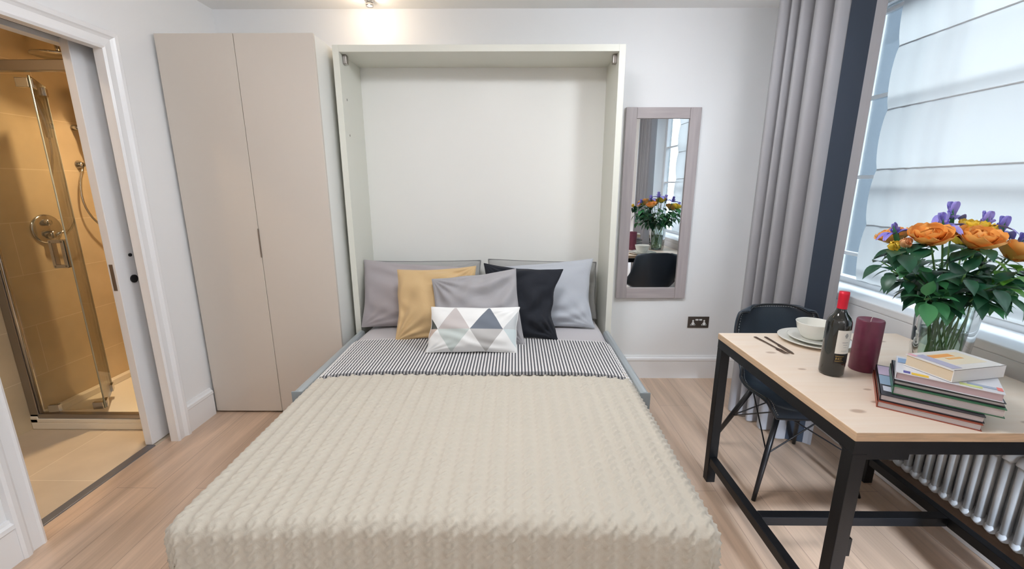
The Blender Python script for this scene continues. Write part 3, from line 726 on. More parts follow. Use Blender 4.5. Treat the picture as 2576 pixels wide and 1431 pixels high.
# ------------------------------------------------------------------ curtains
def curtain(path, hem, top, amp, cuts, seed=0):
    """path: straight floor line; cuts: fold boundaries as fractions; each fold is a rounded pleat with a deep valley"""
    a = Vector(path[0]); b = Vector(path[1]); d = (b-a); L = d.length; d.normalize(); nn = Vector((d.y, -d.x))
    nu, nz = 260, 22; P = np.zeros((nz+1, nu+1, 3))
    for j in range(nz+1):
        tz = j/nz; z = hem+(top-hem)*tz
        for i in range(nu+1):
            u = i/nu
            k = max(q for q in range(len(cuts)-1) if u >= cuts[q]-1e-9); wd_ = cuts[k+1]-cuts[k]; t = (u-cuts[k])/wd_
            wob = .10*noise.noise(Vector((k*3.1+seed, z*1.3, 2)))
            tt = min(1, max(0, t))**(.95+wob)
            bulge = math.sin(math.pi*tt)**.62
            out = (bulge-.55)*amp*(.62+1.6*wd_)*(1+.18*noise.noise(Vector((k*2.3, z*.8, seed))))
            sh = .16*wd_*L*math.sin(math.pi*tt)*1.1     # pleats lean over the valley on their right
            spread = 1+.05*(1-tz)
            p = a + d*((u-.5)*L*spread+.5*L+sh) + nn*out
            P[j, i] = (p.x, p.y, z)
    return P
M_curt = mat('grey_curtain_cloth', (.36, .355, .375), .85, bump=.15, bscale=400, sheen=.15, spec=.2)
M_track = M_white
ct = thing('curtain', 'full-length grey pleated curtain gathered beside the window behind the chair', 'curtain', (1.5, 2.33, 0), 'window curtains')
P = curtain([(1.385, 2.54), (1.515, 2.17)], .012, 2.46, .085, [0, .22, .34, .51, .76, 1.0], 2.2)
grid_mesh('drape', P, M_curt, ct)
box('track', M_track, (1.47, 1.50, 2.13, 2.60, 2.462, 2.489), ct)
m = MB()
for (a, b) in (((1.517, 2.172), (1.603, 2.133)),):
    m.extrude([(a[0], a[1]), (b[0], b[1]), (b[0]+.003, b[1]+.005), (a[0]+.003, a[1]+.005)], .012, 2.46, 'z')
m.build('navy_strip', mat('navy_cloth', (.035, .047, .07), .85), ct)  # flat dark navy strip beside the last pleat
MB().extrude([(1.600, 2.135), (1.618, 2.118), (1.628, 2.105), (1.632, 2.109), (1.620, 2.124), (1.604, 2.14)], .012, 2.46, 'z').build('leading_hem', M_curt, ct)
ct2 = thing('curtain', 'grey pleated curtain at the near side of the window, seen in the mirror', 'curtain', (1.56, .78, 0), 'window curtains')
P = curtain([(1.575, .56), (1.575, 1.0)], .012, 2.46, .08, [0, .18, .38, .55, .8, 1.0], 4)
grid_mesh('drape', P, M_curt, ct2)
box('track', M_track, (1.55, 1.58, .52, 1.03, 2.462, 2.489), ct2)

# ------------------------------------------------------------------ radiator
ra = thing('column_radiator', 'white column radiator standing under the window sill', 'radiator', (1.90, 1.5, 0))
ny_ = 25; yA = .97; pitch = .0455
for k in range(ny_):
    y = yA+pitch*k; m = MB()
    for xx in (1.858, 1.905, 1.952):
        m.tube([(xx, y, .115), (xx, y, .40)], .0150, 12)
    for zz_ in (.115, .405):
        m.tube([(1.842, y, zz_-.004), (1.856, y, zz_+(.012 if zz_ > .2 else -.012)), (1.905, y, zz_+(.016 if zz_ > .2 else -.016)), (1.954, y, zz_+(.012 if zz_ > .2 else -.012)), (1.968, y, zz_-.004)], [.014,.0222,.0226,.0222,.014], 14)
    m.build('section', M_rad, ra, True)
for zz_ in (.115, .405): MB().tube([(1.905, yA-.02, zz_), (1.905, yA+pitch*(ny_-1)+.02, zz_)], .016, 12).build('manifold', M_rad, ra, True)
MB().tube([(1.905, yA+pitch*(ny_-1)+.02, .115), (1.905, yA+pitch*(ny_-1)+.06, .115), (1.905, yA+pitch*(ny_-1)+.065, .10), (1.905, yA+pitch*(ny_-1)+.065, 0)], .009, 10).build('supply_pipe', M_rad, ra, True)
for y in (yA+.02, yA+pitch*(ny_-1)-.02): MB().box(1.885, 1.925, y-.012, y+.012, 0, .10).build('foot', M_rad, ra)

# ------------------------------------------------------------------ table
TX0, TX1, TY0, TY1, TZ = .928, 1.735, 1.045, 1.857, .75
tb = thing('dining_table', 'square table with a pale pine top on a black steel frame by the window', 'table', (1.33, 1.45, 0))
M_edge = mat('pine_edge', (.60, .42, .27), .5, vary=.35, vscale=5, stretch=(3, 3, 30))
top = MB().box(TX0, TX1, TY0, TY1, .722, TZ).build('tabletop', [M_pine, M_edge], tb, bevel=.003)
for p_ in top.data.polygons: p_.material_index = 1 if abs(p_.normal.z) < .5 else 0
for x in (TX0+.003, TX1-.043):
    for y in (TY0+.003, TY1-.043):
        box('leg', M_black, (x, x+.040, y, y+.040, 0, .6815), tb, bevel=.002)
f = MB()
f.box(TX0+.003, TX1-.003, TY0+.003, TY0+.043, .682, .7215); f.box(TX0+.003, TX1-.003, TY1-.043, TY1-.003, .682, .7215)
f.box(TX0+.003, TX0+.043, TY0+.043, TY1-.043, .682, .7215); f.box(TX1-.043, TX1-.003, TY0+.043, TY1-.043, .682, .7215)
f.build('apron_frame', M_black, tb)
box('stretcher', M_black, (TX0+.006, TX0+.040, TY0+.044, TY1-.044, .100, .138), tb, bevel=.002)
box('stretcher', M_black, (TX1-.040, TX1-.006, TY0+.044, TY1-.044, .100, .138), tb, bevel=.002)
box('stretcher', M_black, (TX0+.041, TX1-.041, 1.432, 1.470, .100, .138), tb, bevel=.002)
for x, y in ((TX0+.06, TY0+.023), (TX1-.06, TY1-.023)):
    box('bracket', M_black, (x-.016, x+.10, y-.018, y+.018, .664, .682), tb)
MB().box(TX0+.0431, TX0+.056, TY0+.008, TY0+.036, .34, .40).build('bracket', M_black, tb)

# ------------------------------------------------------------------ chair
def chair():
    ox, oy = 1.325, 1.87
    t = thing('shell_chair', 'black leather shell chair with stitched edge and black dowel legs behind the table', 'chair', (ox, oy, 0))
    prof = [(-.235,.425),(-.222,.442),(-.19,.449),(-.10,.440),(0,.432),(.09,.432),(.15,.445),(.195,.49),(.228,.56),(.255,.64),(.275,.715),(.286,.780),(.290,.812)]
    hw = [.205,.225,.232,.235,.235,.232,.228,.224,.220,.216,.208,.190,.150]
    nu = 28
    # resample
    def interp(arr, t):
        k = min(int(t), len(arr)-2); f = t-k
        p0, p1, p2, p3 = arr[max(k-1,0)], arr[k], arr[k+1], arr[min(k+2,len(arr)-1)]
        return .5*((2*p1)+(-p0+p2)*f+(2*p0-5*p1+4*p2-p3)*f*f+(-p0+3*p1-3*p2+p3)*f**3)
    ns = 60; P = np.zeros((ns+1, nu+1, 3))
    for j in range(ns+1):
        s = j/ns*(len(prof)-1)
        y = .88*interp([p[0] for p in prof], s); z = interp([p[1] for p in prof], s); w_ = interp(hw, s)
        back = min(1, max(0, (s-5)/4)); fr = max(0, 1-s/2)
        for i in range(nu+1):
            u = -1+2*i/nu; e = abs(u)**3
            seatlift = .055*e*(1-back)*(1-fr*.9)
            mid = math.exp(-((s-6.5)/1.8)**2)
            P[j, i] = (ox+u*w_, oy+y-.055*e*back-.075*e*mid, z+seatlift+.045*e*mid - (.030*abs(u)**4 if s > 11 else 0)*(s-11))
    shell = grid_mesh('shell', P, mat('black_leather', (.026, .038, .055), .33, bump=.2, bscale=260), t)
    so_ = shell.modifiers.new('solid', 'SOLIDIFY'); so_.thickness = .012; so_.offset = -1
    # stitching dashes along the rim
    rim = [Vector(P[0,i]) for i in range(0,nu+1)]+[Vector(P[j,nu]) for j in range(1,ns+1)]+[Vector(P[ns,i]) for i in range(nu-1,-1,-1)]+[Vector(P[j,0]) for j in range(ns-1,0,-1)]
    edge = MB().tube(rim+[rim[0]], .0045, 6, False).build('edge_piping', mat('black_leather_edge', (.02,.022,.026), .4), t, True)
    nr = normals(P); st = MB(); cnt = 0
    def inner(j, i): 
        p = Vector(P[j,i]); n_ = Vector(nr[j,i]); return p, n_
    path = [(j, nu-1) for j in range(2, ns-1)]+[(ns-2, i) for i in range(nu-2, 1, -1)]+[(j, 1) for j in range(ns-2, 1, -1)]
    for (a, b) in zip(path[::1], path[1::1]):
        pa, na = inner(*a); pb, nb_ = inner(*b)
        L_ = (pb-pa).length; m_ = max(1, round(L_/.010))
        for q in range(m_):
            c0 = pa.lerp(pb, (q+.2)/m_); c1 = pa.lerp(pb, (q+.75)/m_)
            st.tube([c0+na*.003, c1+na*.003], .0013, 4)
            st.tube([c0-na*.003, c1-na*.003], .0013, 4)
    st.build('stitching', mat('pale_thread', (.45, .45, .44), .7), t)
    feet = [(1.092,1.692),(1.10,2.150),(1.560,2.140),(1.590,1.715)]
    tops = [(ox-.125,oy-.10),(ox-.125,oy+.12),(ox+.125,oy+.12),(ox+.125,oy-.10)]
    mids = []
    for (fx, fy), (tx, ty) in zip(feet, tops):
        MB().tube([(fx,fy,0),((fx+tx)/2,(fy+ty)/2,.205),(tx,ty,.41)], [.009,.0125,.0125], 12).build('leg', M_blackp, t, True)
        q = .52; mids.append(Vector((fx*(1-q)+tx*q, fy*(1-q)+ty*q, .41*q)))
    T = [Vector((a,b,.405)) for a,b in tops]
    for k in range(4):
        for o_ in ((k+1) % 4, (k+3) % 4):
            MB().tube([mids[k], T[o_]], .0035, 6).build('brace_wire', M_blackp, t)
    MB().box(ox-.14, ox+.14, oy-.115, oy+.135, .405, .417).build('under_frame', M_blackp, t)
chair()

# ------------------------------------------------------------------ things on the table
Z = TZ
def lathe_thing(name, label, cat, c, prof, m, n=40, group=None):
    o = MB().lathe(prof, (0,0,0), n).build(name, m, None, True); o.location = c
    return tag(o, label, cat, group)
pc = (1.285, 1.745)
lathe_thing('dinner_plate', 'large cream dinner plate, the lowest of the place setting', 'plate', (*pc, Z),
    [(0,.004),(.085,.004),(.095,.001),(.098,.0),(.10,.001),(.135,.016),(.1365,.018),(.134,.019),(.10,.009),(.09,.008),(0,.008)], M_ceram, 56, 'crockery of the place setting')
lathe_thing('side_plate', 'smaller cream plate stacked between the dinner plate and the bowl', 'plate', (pc[0]+.004, pc[1]-.004, Z+.0085),
    [(0,.004),(.062,.004),(.070,.0),(.074,.001),(.104,.015),(.1055,.017),(.103,.018),(.074,.008),(0,.008)], M_ceram, 56, 'crockery of the place setting')
lathe_thing('bowl', 'round cream bowl standing on top of the two plates', 'bowl', (pc[0]-.002, pc[1]+.004, Z+.017),
    [(0,.003),(.034,.003),(.036,0),(.040,0),(.050,.012),(.064,.040),(.070,.066),(.0715,.070),(.069,.071),(.067,.066),(.060,.040),(.045,.014),(.03,.008),(0,.007)], M_ceram, 48, 'crockery of the place setting')
M_cut = mat('bronze_cutlery', (.22, .15, .11), .3, .9)
def cutlery(kind, label, p, q, tip):
    p = Vector((*p, Z)); q = Vector((*q, Z)); d = (q-p); L_ = d.length; d.normalize(); s = Vector((-d.y, d.x, 0))
    o = MB()
    def strip(ws):   # (t, halfwidth, z)
        vs = []; fs = []
        for t_, w_, z_ in ws:
            c_ = d*(t_*L_)
            vs += [c_+s*w_+Vector((0,0,z_+.0012)), c_-s*w_+Vector((0,0,z_+.0012)), c_-s*w_+Vector((0,0,z_-.0012)), c_+s*w_+Vector((0,0,z_-.0012))]
        for i in range(len(ws)-1):
            for k in range(4): fs.append((i*4+k, i*4+(k+1)%4, i*4+4+(k+1)%4, i*4+4+k))
        fs += [(0,1,2,3), tuple(len(vs)-4+k for k in range(4))[::-1]]; o.add(vs, fs)
    if kind == 'knife': strip([(0,.004,.002),(.03,.0065,.0025),(.4,.005,.003),(.5,.006,.003),(.55,.009,.0015),(.9,.009,.0015),(1,.003,.0015)])
    elif kind == 'fork':
        strip([(0,.005,.002),(.03,.0065,.0025),(.4,.0035,.004),(.68,.004,.003),(.76,.011,.002),(.80,.0115,.002)])
        for k in range(4):
            c_ = s*(-.0095+.00633*k); vs = []
            for t_, z_ in ((.79,.0022),(.9,.0015),(1,.004)):
                b_ = d*(t_*L_)+c_; vs += [b_+s*.0013+Vector((0,0,z_+.001)), b_-s*.0013+Vector((0,0,z_+.001)), b_-s*.0013+Vector((0,0,z_-.0008)), b_+s*.0013+Vector((0,0,z_-.0008))]
            o.add(vs, [(i*4+k2, i*4+(k2+1)%4, i*4+4+(k2+1)%4, i*4+4+k2) for i in range(2) for k2 in range(4)]+[(0,1,2,3),(8,9,10,11)])
    else: strip([(0,.005,.002),(.03,.0065,.0025),(.5,.003,.004),(.68,.004,.003),(.76,.013,.0018),(.85,.0185,.0016),(.94,.015,.0018),(1,.004,.003)])
    m = o.build(kind, M_cut, None, False, .0006); m.location = p
    return tag(m, label, 'cutlery', 'cutlery of the place setting')
cutlery('fork', 'bronze fork lying left of the dinner plate, outermost', (1.062, 1.80), (1.083, 1.60), 0)
cutlery('knife', 'slim bronze knife lying close to the left rim of the dinner plate', (1.108, 1.80), (1.108, 1.60), 0)
cutlery('spoon', 'bronze spoon lying right of the dinner plate behind the candle', (1.405, 1.60), (1.452, 1.80), 0)

# wine bottle
wbp = (1.128, 1.425)
wb_ = thing('wine_bottle', 'dark red wine bottle with red capsule and cream label on the table', 'bottle', (*wbp, Z))
M_bg = mat('bottle_glass', (.008, .010, .009), .06, coat=.6)
MB().lathe([(0,.004),(.030,.001),(.0355,.004),(.0375,.010),(.0375,.185),(.0365,.197),(.031,.212),(.021,.224),(.0155,.236),(.0142,.25),(.0140,.297),(0,.297)], (*wbp, Z), 48).build('glass_body', M_bg, wb_, True)
MB().lathe([(.0150,.240),(.0150,.272),(.0156,.276),(.0156,.291),(.0150,.3005),(0,.3008)], (*wbp, Z), 32).build('capsule', mat('red_foil', (.62, .006, .03), .35, .2), wb_, True)
ac = math.atan2(-1.0, -.08)
lb = MB().lathe([(.0379,.088),(.0379,.172)], (*wbp, Z), 24, 'z', ac-.55, ac+1.15).build('front_label', mat('label_paper', (.78, .75, .69), .7), wb_, True)
ll = MB().lathe([(.0379,.052),(.0379,.086)], (*wbp, Z), 24, 'z', ac-.55, ac+1.15).build('lower_label', mat('label_black', (.012, .010, .010), .5), wb_, True)
gd = MB(); R_ = .0382
def lab(a0, a1, z0_, z1_): gd.lathe([(R_, z0_), (R_, z1_)], (*wbp, Z), 6, 'z', a0, a1)
for z0_, z1_, a, b in ((.078,.080,-.45,.25),(.060,.0615,-.45,.25),(.066,.074,-.40,-.33),(.066,.074,-.24,-.18),(.072,.074,-.15,.1),(.066,.068,-.15,.1)): lab(ac+a, ac+b, z0_, z1_)
gd.build('gold_print', mat('gold_print', (.55, .38, .12), .4, .7), ll)
pr_ = MB()
for z0_, z1_, a, b in ((.145,.162,.10,.28),(.150,.157,.04,.34),(.128,.130,-.1,.45),(.120,.1215,.0,.4),(.112,.113,.05,.35),(.098,.099,-.1,.45)): pr_.lathe([(R_, z0_), (R_, z1_)], (*wbp, Z), 6, 'z', ac+a, ac+b)
pr_.build('label_print', mat('grey_print', (.35, .35, .34), .7), lb)
# candle
cdp = (1.268, 1.462)
ca = thing('pillar_candle', 'thick burgundy pillar candle standing right of the wine bottle', 'candle', (*cdp, Z))
M_wax = mat('burgundy_wax', (.16, .030, .060), .42, vary=.35, vscale=38, bump=.3, bscale=60)
MB().lathe([(0,0),(.038,0),(.0405,.003),(.0405,.186),(.039,.190),(.034,.188),(.012,.182),(0,.181)], (*cdp, Z), 48).build('wax', M_wax, ca, True)
MB().tube([(*cdp, Z+.180), (cdp[0]+.001, cdp[1], Z+.192), (cdp[0]+.004, cdp[1], Z+.198)], .0012, 6).build('wick', mat('wick', (.75,.70,.65), .8), ca)

# ------------------------------------------------------------------ books
def book(label, c, ang, L_, W_, z0_, th, cover, pages, sticker=None, group='books stacked on the table', spine='W', overh=.003):
    """c: centre xy, ang: direction of the length; spine on the -width side"""
    u = Vector((math.cos(ang), math.sin(ang), 0)); v = Vector((-u.y, u.x, 0)); cz = Vector((c[0], c[1], 0))
    r = thing('book', label, 'book', (c[0], c[1], z0_), group)
    ct_ = .0022
    MB().obox(cz+v*.002*(1 if spine == 'W' else 0)+Vector((0,0,z0_+th/2)), u, v, (0,0,1), L_/2-overh, W_/2-overh, th/2-ct_-.0003).build('page_block', pages, r)
    m = MB(); m.obox(cz+Vector((0,0,z0_+ct_/2)), u, v, (0,0,1), L_/2, W_/2, ct_/2)
    m.obox(cz+Vector((0,0,z0_+th-ct_/2)), u, v, (0,0,1), L_/2, W_/2, ct_/2)
    sd = -u if spine == 'U' else v
    if spine == 'F': m.obox(cz-v*(W_/2-.001)+Vector((0,0,z0_+th/2)), u, v, (0,0,1), L_/2, .0011, th/2)
    elif spine == 'U': m.obox(cz-u*(L_/2-.001)+Vector((0,0,z0_+th/2)), v, u, (0,0,1), W_/2, .0011, th/2)
    else: m.obox(cz+v*(W_/2-.001)+Vector((0,0,z0_+th/2)), u, v, (0,0,1), L_/2, .0011, th/2)
    cov = m.build('cover', cover, r)
    if sticker:
        for k_, (a, b, hl, hw_, col) in enumerate(sticker):
            s_ = MB(); s_.obox(cz+u*a*L_/2+v*b*W_/2+Vector((0,0,z0_+th+.0002+.0002*k_)), u, v, (0,0,1), hl*L_/2, hw_*W_/2, .0002)
            s_.build('cover_print', mat('print_%02d%02d%02d' % tuple(int(q*99) for q in col), col, .5), cov)
    return r
M_pg = mat('page_edges', (.55, .50, .50), .8, bump=.5, bscale=1, stretch=(1, 1, 900)); M_pgc = mat('cream_page_edges', (.70, .58, .42), .8, bump=.5, bscale=1, stretch=(1, 1, 900))
def centre(corner, ang, L_, W_):      # corner = front-left corner
    u = Vector((math.cos(ang), math.sin(ang))); v = Vector((-u.y, u.x)); p = Vector(corner)+u*L_/2+v*W_/2; return (p.x, p.y)
zb = Z
def stack(label, corner, deg, L_, W_, th, cover, pages, spine, sticker):
    global zb
    a_ = math.radians(deg); book(label, centre(corner, a_, L_, W_), a_, L_, W_, zb, th, cover, pages, sticker, spine=spine); zb += th+.0014
stack('large red-brown hardback at the bottom of the stack, jutting over the table edge', (1.095,1.186), -37.3, .221, .285, .020, mat('rust_cover', (.30,.07,.04), .4), M_pg, 'U', None)
stack('black-covered hardback second from the bottom of the stack', (1.103,1.190), -37.3, .220, .280, .019, mat('ink_cover', (.03,.025,.035), .35), M_pg, 'U',
      [(-.80,.62,.17,.32,(.60,.48,.66)), (-.80,-.05,.17,.30,(.30,.42,.58)), (-.80,-.6,.12,.15,(.62,.64,.75))])
stack('hardback with a green and pink cover edge third from the bottom of the stack', (1.137,1.190), -38.5, .230, .215, .026, mat('green_cover', (.04,.14,.07), .35), M_pg, 'U', None)
stack('thin dark hardback fourth from the bottom of the stack', (1.145,1.200), -39, .228, .20, .012, mat('graphite_cover', (.022,.022,.026), .35), M_pg, 'U', None)
stack('book with a white picture cover just under the thick paperback', (1.150,1.205), -41.4, .222, .165, .024, mat('white_cover', (.72,.74,.80), .3), mat('pinkish_page_edges', (.50,.38,.40), .8), 'U',
      [(-.78,-.80,.07,.13,(.10,.10,.35)), (-.52,-.86,.17,.12,(.78,.52,.05)), (.42,-.80,.20,.12,(.62,.68,.28)), (.62,-.62,.26,.10,(.35,.42,.55)), (.93,-.62,.05,.16,(.80,.20,.18)), (-.86,.45,.11,.28,(.28,.42,.65))])
stack('thick paperback with an orange and white cover on top of the stack', (1.240,1.128), 11.5, .192, .128, .036, mat('paperback_cover', (.80,.78,.76), .3), M_pgc, 'F',
      [(.15,.1,.62,.62,(.80,.72,.56)), (-.10,.45,.42,.16,(.82,.38,.12)), (.10,.10,.30,.09,(.78,.45,.18)), (-.72,-.05,.17,.80,(.45,.45,.60)), (-.90,.80,.08,.16,(.80,.45,.52))])

# ------------------------------------------------------------------ vase and flowers
vc = (1.525, 1.455)
vs_ = thing('glass_vase', 'clear glass cylinder vase with water, holding the bouquet behind the books', 'vase', (*vc, Z))
M_vg = thin_glass('vase_glass', (.93, .97, .96), .12)
MB().lathe([(0,.006),(.066,.006),(.070,.012),(.082,.262),(.084,.265),(.0865,.262),(.0745,.010),(.070,0),(0,0)], (*vc, Z), 48).build('vase_body', M_vg, vs_, True, fix=False)
MB().lathe([(0,.010),(.068,.010),(.0755,.150),(0,.150)], (*vc, Z), 40).build('water', thin_glass('vase_water', (.86, .95, .91), .05), vs_, True)
M_stem = mat('stem_green', (.12, .26, .07), .5, vary=.4, vscale=20)
M_leafd = mat('leaf_dark', (.012, .075, .035), .38, vary=.4, vscale=14)
M_leafm = mat('leaf_mid', (.05, .22, .08), .38, vary=.35, vscale=14)
M_leafb = mat('leaf_bright', (.10, .30, .03), .4, vary=.3, vscale=14)
M_or = mat('petal_orange', (1.0, .45, .11), .5, vary=.12, vscale=30); M_pe = mat('petal_peach', (.95, .52, .26), .5)
M_ye = mat('petal_yellow', (.90, .62, .06), .5); M_vi = mat('petal_violet', (.36, .31, .78), .5, vary=.25, vscale=30); M_vd = mat('petal_blue', (.26, .22, .68), .5)
rnd = random.Random(5)
def leaf(mb, base, d, up, L_, W_, curl=.25, fold=.25):
    d = Vector(d).normalized(); up = Vector(up); s = d.cross(up)
    if s.length < 1e-3: s = d.orthogonal()
    s.normalize(); up = s.cross(d).normalized(); n = 7; vs = []; fs = []
    for i in range(n+1):
        t = i/n; w_ = W_*(math.sin(math.pi*min(1, t*1.04)**.72)**.85 if 0 < t < 1 else .02)*(.5)
        c = Vector(base)+d*(L_*t*(1-.15*curl*t))-up*(curl*L_*t*t)
        for q in (-1, -.5, 0, .5, 1): vs.append(c+s*(w_*q)+up*(fold*w_*abs(q)))
    for i in range(n):
        for k in range(4): fs.append((i*5+k, i*5+k+1, i*5+6+k, i*5+5+k))
    mb.add(vs, fs)
def petal(mb, c, d, up, L_, W_, cup):
    d = Vector(d).normalized(); up = Vector(up).normalized(); s = d.cross(up).normalized(); n = 6; vs = []; fs = []
    for i in range(n+1):
        t = i/n; w_ = W_*.5*(math.sin(math.pi*(.12+.80*t))**.7)
        p = Vector(c)+d*L_*math.sin(t*1.35)/.976*(1)+up*(cup*L_*t*t)
        for q in (-1, -.5, 0, .5, 1): vs.append(p+s*w_*q+up*(.35*w_*q*q*(1-t*.6)) + up*(.004*math.sin(q*5+t*4)))
    for i in range(n):
        for k in range(4): fs.append((i*5+k, i*5+k+1, i*5+6+k, i*5+5+k))
    mb.add(vs, fs)
def stem_path(head, k):
    a = rnd.uniform(0, 6.28); r = rnd.uniform(.01, .055)
    foot = Vector((vc[0]+r*math.cos(a), vc[1]+r*math.sin(a), Z+.016))
    hv = Vector(head); out = Vector((hv.x-vc[0], hv.y-vc[1], 0)); neck = Vector((vc[0], vc[1], Z+.255)) + (out.normalized()*min(.058, out.length*.4) if out.length > .01 else Vector())
    mid = neck.lerp(hv, .55)+Vector((0,0,.02))
    return [foot, neck] , bez([neck, mid, hv], 8)
def flower(kind, label, head, col, r=.055, bend=0, nl=8, leafm=None, group=None, spread=1.0):
    low, upp = stem_path(head, 0)
    t = thing(kind, label, 'flower', tuple(low[0]), group)
    MB().tube([low[0], low[0].lerp(low[1], .5)]+upp, .0028, 7).build('stem', M_stem, t, True)
    hv = Vector(head); ax = (upp[-1]-upp[-3]).normalized()
    ax = (ax+Vector((0,-.25,.35))).normalized() if kind == 'rose' else (ax+Vector((0,0,.8))).normalized()
    o1 = ax.orthogonal().normalized(); o2 = ax.cross(o1)
    m = MB()
    if kind == 'rose':
        for ring, (cnt, tilt, ln, wd_) in enumerate(((3, .16, .62, .75), (4, .42, .80, .9), (5, .80, .95, 1.0), (6, 1.12, 1.08, 1.02))):
            if r < .035 and ring > 1: break
            for k in range(cnt):
                a = 2*math.pi*k/cnt+ring*.7+rnd.uniform(-.2, .2); rad = o1*math.cos(a)+o2*math.sin(a); tl = tilt*spread+rnd.uniform(-.1, .1)
                d = ax*math.cos(tl)+rad*math.sin(tl); up = ax*math.sin(tl)-rad*math.cos(tl)
                petal(m, hv-ax*r*.35, d, up, r*ln*1.15, r*wd_*1.25, .28)
        m.build('bloom', col, t, True, fix=False)
        cx_ = MB()
        for k in range(5):
            a = 2*math.pi*k/5; rad = o1*math.cos(a)+o2*math.sin(a); leaf(cx_, hv-ax*r*.40, rad*.9+ax*.25, ax, r*.75, r*.22)
        cx_.build('calyx', M_leafm, t, True, fix=False)
    else:
        for k in range(3):
            a = 2*math.pi*k/3+rnd.uniform(0, 2); rad = o1*math.cos(a)+o2*math.sin(a)
            petal(m, hv, rad*.9+ax*.55, ax*.9-rad*.55, r*1.25, r*.62, -.75)      # falls
            rad2 = o1*math.cos(a+1.05)+o2*math.sin(a+1.05)
            petal(m, hv, ax*.95+rad2*.30, -rad2, r*1.15, r*.42, .10)             # standards
            petal(m, hv, ax*.8+rad*.5, ax-rad, r*.7, r*.25, .0)
        m.build('bloom', col, t, True, fix=False)
        y = MB(); leaf(y, hv-ax*.03, ax+o1*.3, o1, .07, .014, .1); leaf(y, hv-ax*.04, ax-o1*.3, -o1, .08, .014, .1); y.build('sheath', M_leafm, t, True, fix=False)
    lv = MB()
    for k in range(nl):
        q = rnd.uniform(.05, .93); p = upp[min(7, int(q*8))].lerp(upp[min(8, int(q*8)+1)], (q*8) % 1)
        out = Vector((p.x-vc[0], p.y-vc[1], 0)); a = rnd.uniform(0, 6.28)
        d = Vector((math.cos(a), math.sin(a), rnd.uniform(-.45, .35)))+out*4
        L_ = rnd.uniform(.055, .085)
        pet = p+d.normalized()*rnd.uniform(.015, .05)
        lv.tube([p, pet], .0012, 4)
        leaf(lv, pet, d+Vector((0,0,-.2)), (0,0,1), L_, L_*rnd.uniform(.55, .70), rnd.uniform(.15, .5), .2)
    if nl: lv.build('leaves', leafm or M_leafd, t, True, fix=False)
    return t
G1, G2 = 'roses in the vase', 'irises in the vase'
flower('rose', 'yellow rosebud at the far left of the bouquet', (1.262,1.42,1.205), M_ye, .032, nl=12, group=G1)
flower('rose', 'small peach rose just right of the yellow bud', (1.318,1.44,1.212), M_pe, .034, nl=12, group=G1, leafm=M_leafm)
flower('rose', 'open orange rose in the left half of the bouquet', (1.372,1.42,1.232), M_or, .060, nl=14, group=G1)
flower('rose', 'largest orange rose in the middle of the bouquet', (1.494,1.385,1.225), M_or, .064, nl=14, group=G1)
flower('rose', 'golden yellow rose behind the largest orange rose', (1.545,1.45,1.255), M_ye, .050, nl=12, group=G1, leafm=M_leafm)
flower('rose', 'open orange rose at the right edge of the bouquet', (1.665,1.42,1.180), M_or, .060, nl=14, group=G1)
flower('rose', 'orange rose at the back of the bouquet, seen in the mirror', (1.40,1.585,1.215), M_or, .052, nl=12, group=G1)
flower('rose', 'yellow rose at the back of the bouquet, seen in the mirror', (1.66,1.585,1.20), M_ye, .050, nl=12, group=G1, leafm=M_leafm)
flower('iris', 'violet iris bud low on the left between yellow and orange roses', (1.328,1.50,1.240), M_vd, .036, nl=0, group=G2)
flower('iris', 'slender violet iris rising left of the centre orange rose', (1.436,1.45,1.262), M_vi, .050, nl=0, group=G2)
flower('iris', 'tallest violet iris at the top middle of the bouquet', (1.500,1.49,1.290), M_vi, .056, nl=0, group=G2)
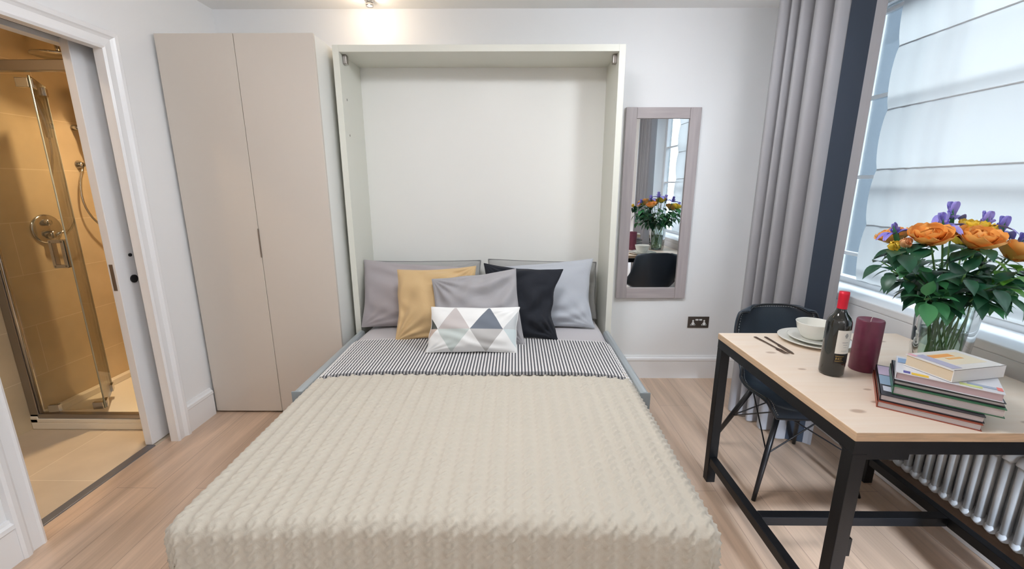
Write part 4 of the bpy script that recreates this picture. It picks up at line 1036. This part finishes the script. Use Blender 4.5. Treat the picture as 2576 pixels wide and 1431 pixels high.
flower('iris', 'violet iris right of the golden yellow rose', (1.585,1.46,1.262), M_vi, .054, nl=0, group=G2)
flower('iris', 'violet iris standing above the right-hand orange rose', (1.655,1.47,1.245), M_vd, .054, nl=0, group=G2)
flower('iris', 'violet iris at the far right of the bouquet', (1.715,1.46,1.20), M_vd, .046, nl=0, group=G2)
# foliage sprays filling the bouquet
def spray(label, pts, nl, m, Lr=(.055,.085)):
    low, upp = stem_path(pts, 0)
    t = thing('leafy_stem', label, 'foliage', tuple(low[0]), 'leafy stems in the vase')
    MB().tube([low[0], low[0].lerp(low[1], .5)]+upp, .0024, 6).build('stem', M_stem, t, True)
    lv = MB()
    for k in range(nl):
        q = .1+.9*k/max(1, nl-1); p = upp[min(7, int(q*8))].lerp(upp[min(8, int(q*8)+1)], min(1, (q*8) % 1 if q < 1 else 1))
        ax = (upp[-1]-upp[0]).normalized(); a = k*2.4; o1 = ax.orthogonal().normalized(); o2 = ax.cross(o1)
        d = o1*math.cos(a)+o2*math.sin(a)+ax*.5+Vector((0,0,-.15)); L_ = rnd.uniform(*Lr)
        pet = p+d.normalized()*.015; lv.tube([p, pet], .0012, 4)
        leaf(lv, pet, d, (0,0,1), L_, L_*rnd.uniform(.52,.68), rnd.uniform(.2,.5), .2)
    lv.build('leaves', m, t, True, fix=False)
SP = [((1.285,1.44,1.12),'lowest at the left edge of the bouquet'), ((1.34,1.36,1.04),'drooping at the lower left over the vase rim'), ((1.42,1.33,1.13),'at the front left below the orange roses'),
      ((1.50,1.31,1.10),'front and centre below the largest rose'), ((1.585,1.33,1.14),'at the front right below the golden rose'), ((1.66,1.38,1.05),'drooping at the lower right over the vase rim'),
      ((1.745,1.42,1.09),'reaching furthest right'), ((1.70,1.53,1.14),'at the back right'), ((1.35,1.56,1.13),'at the back left'), ((1.52,1.60,1.14),'at the back centre')]
for k, (p, s) in enumerate(SP): spray('green leafy stem ' + s, p, 15, (M_leafd, M_leafm, M_leafd, M_leafd, M_leafb, M_leafm, M_leafm, M_leafd, M_leafd, M_leafm)[k])
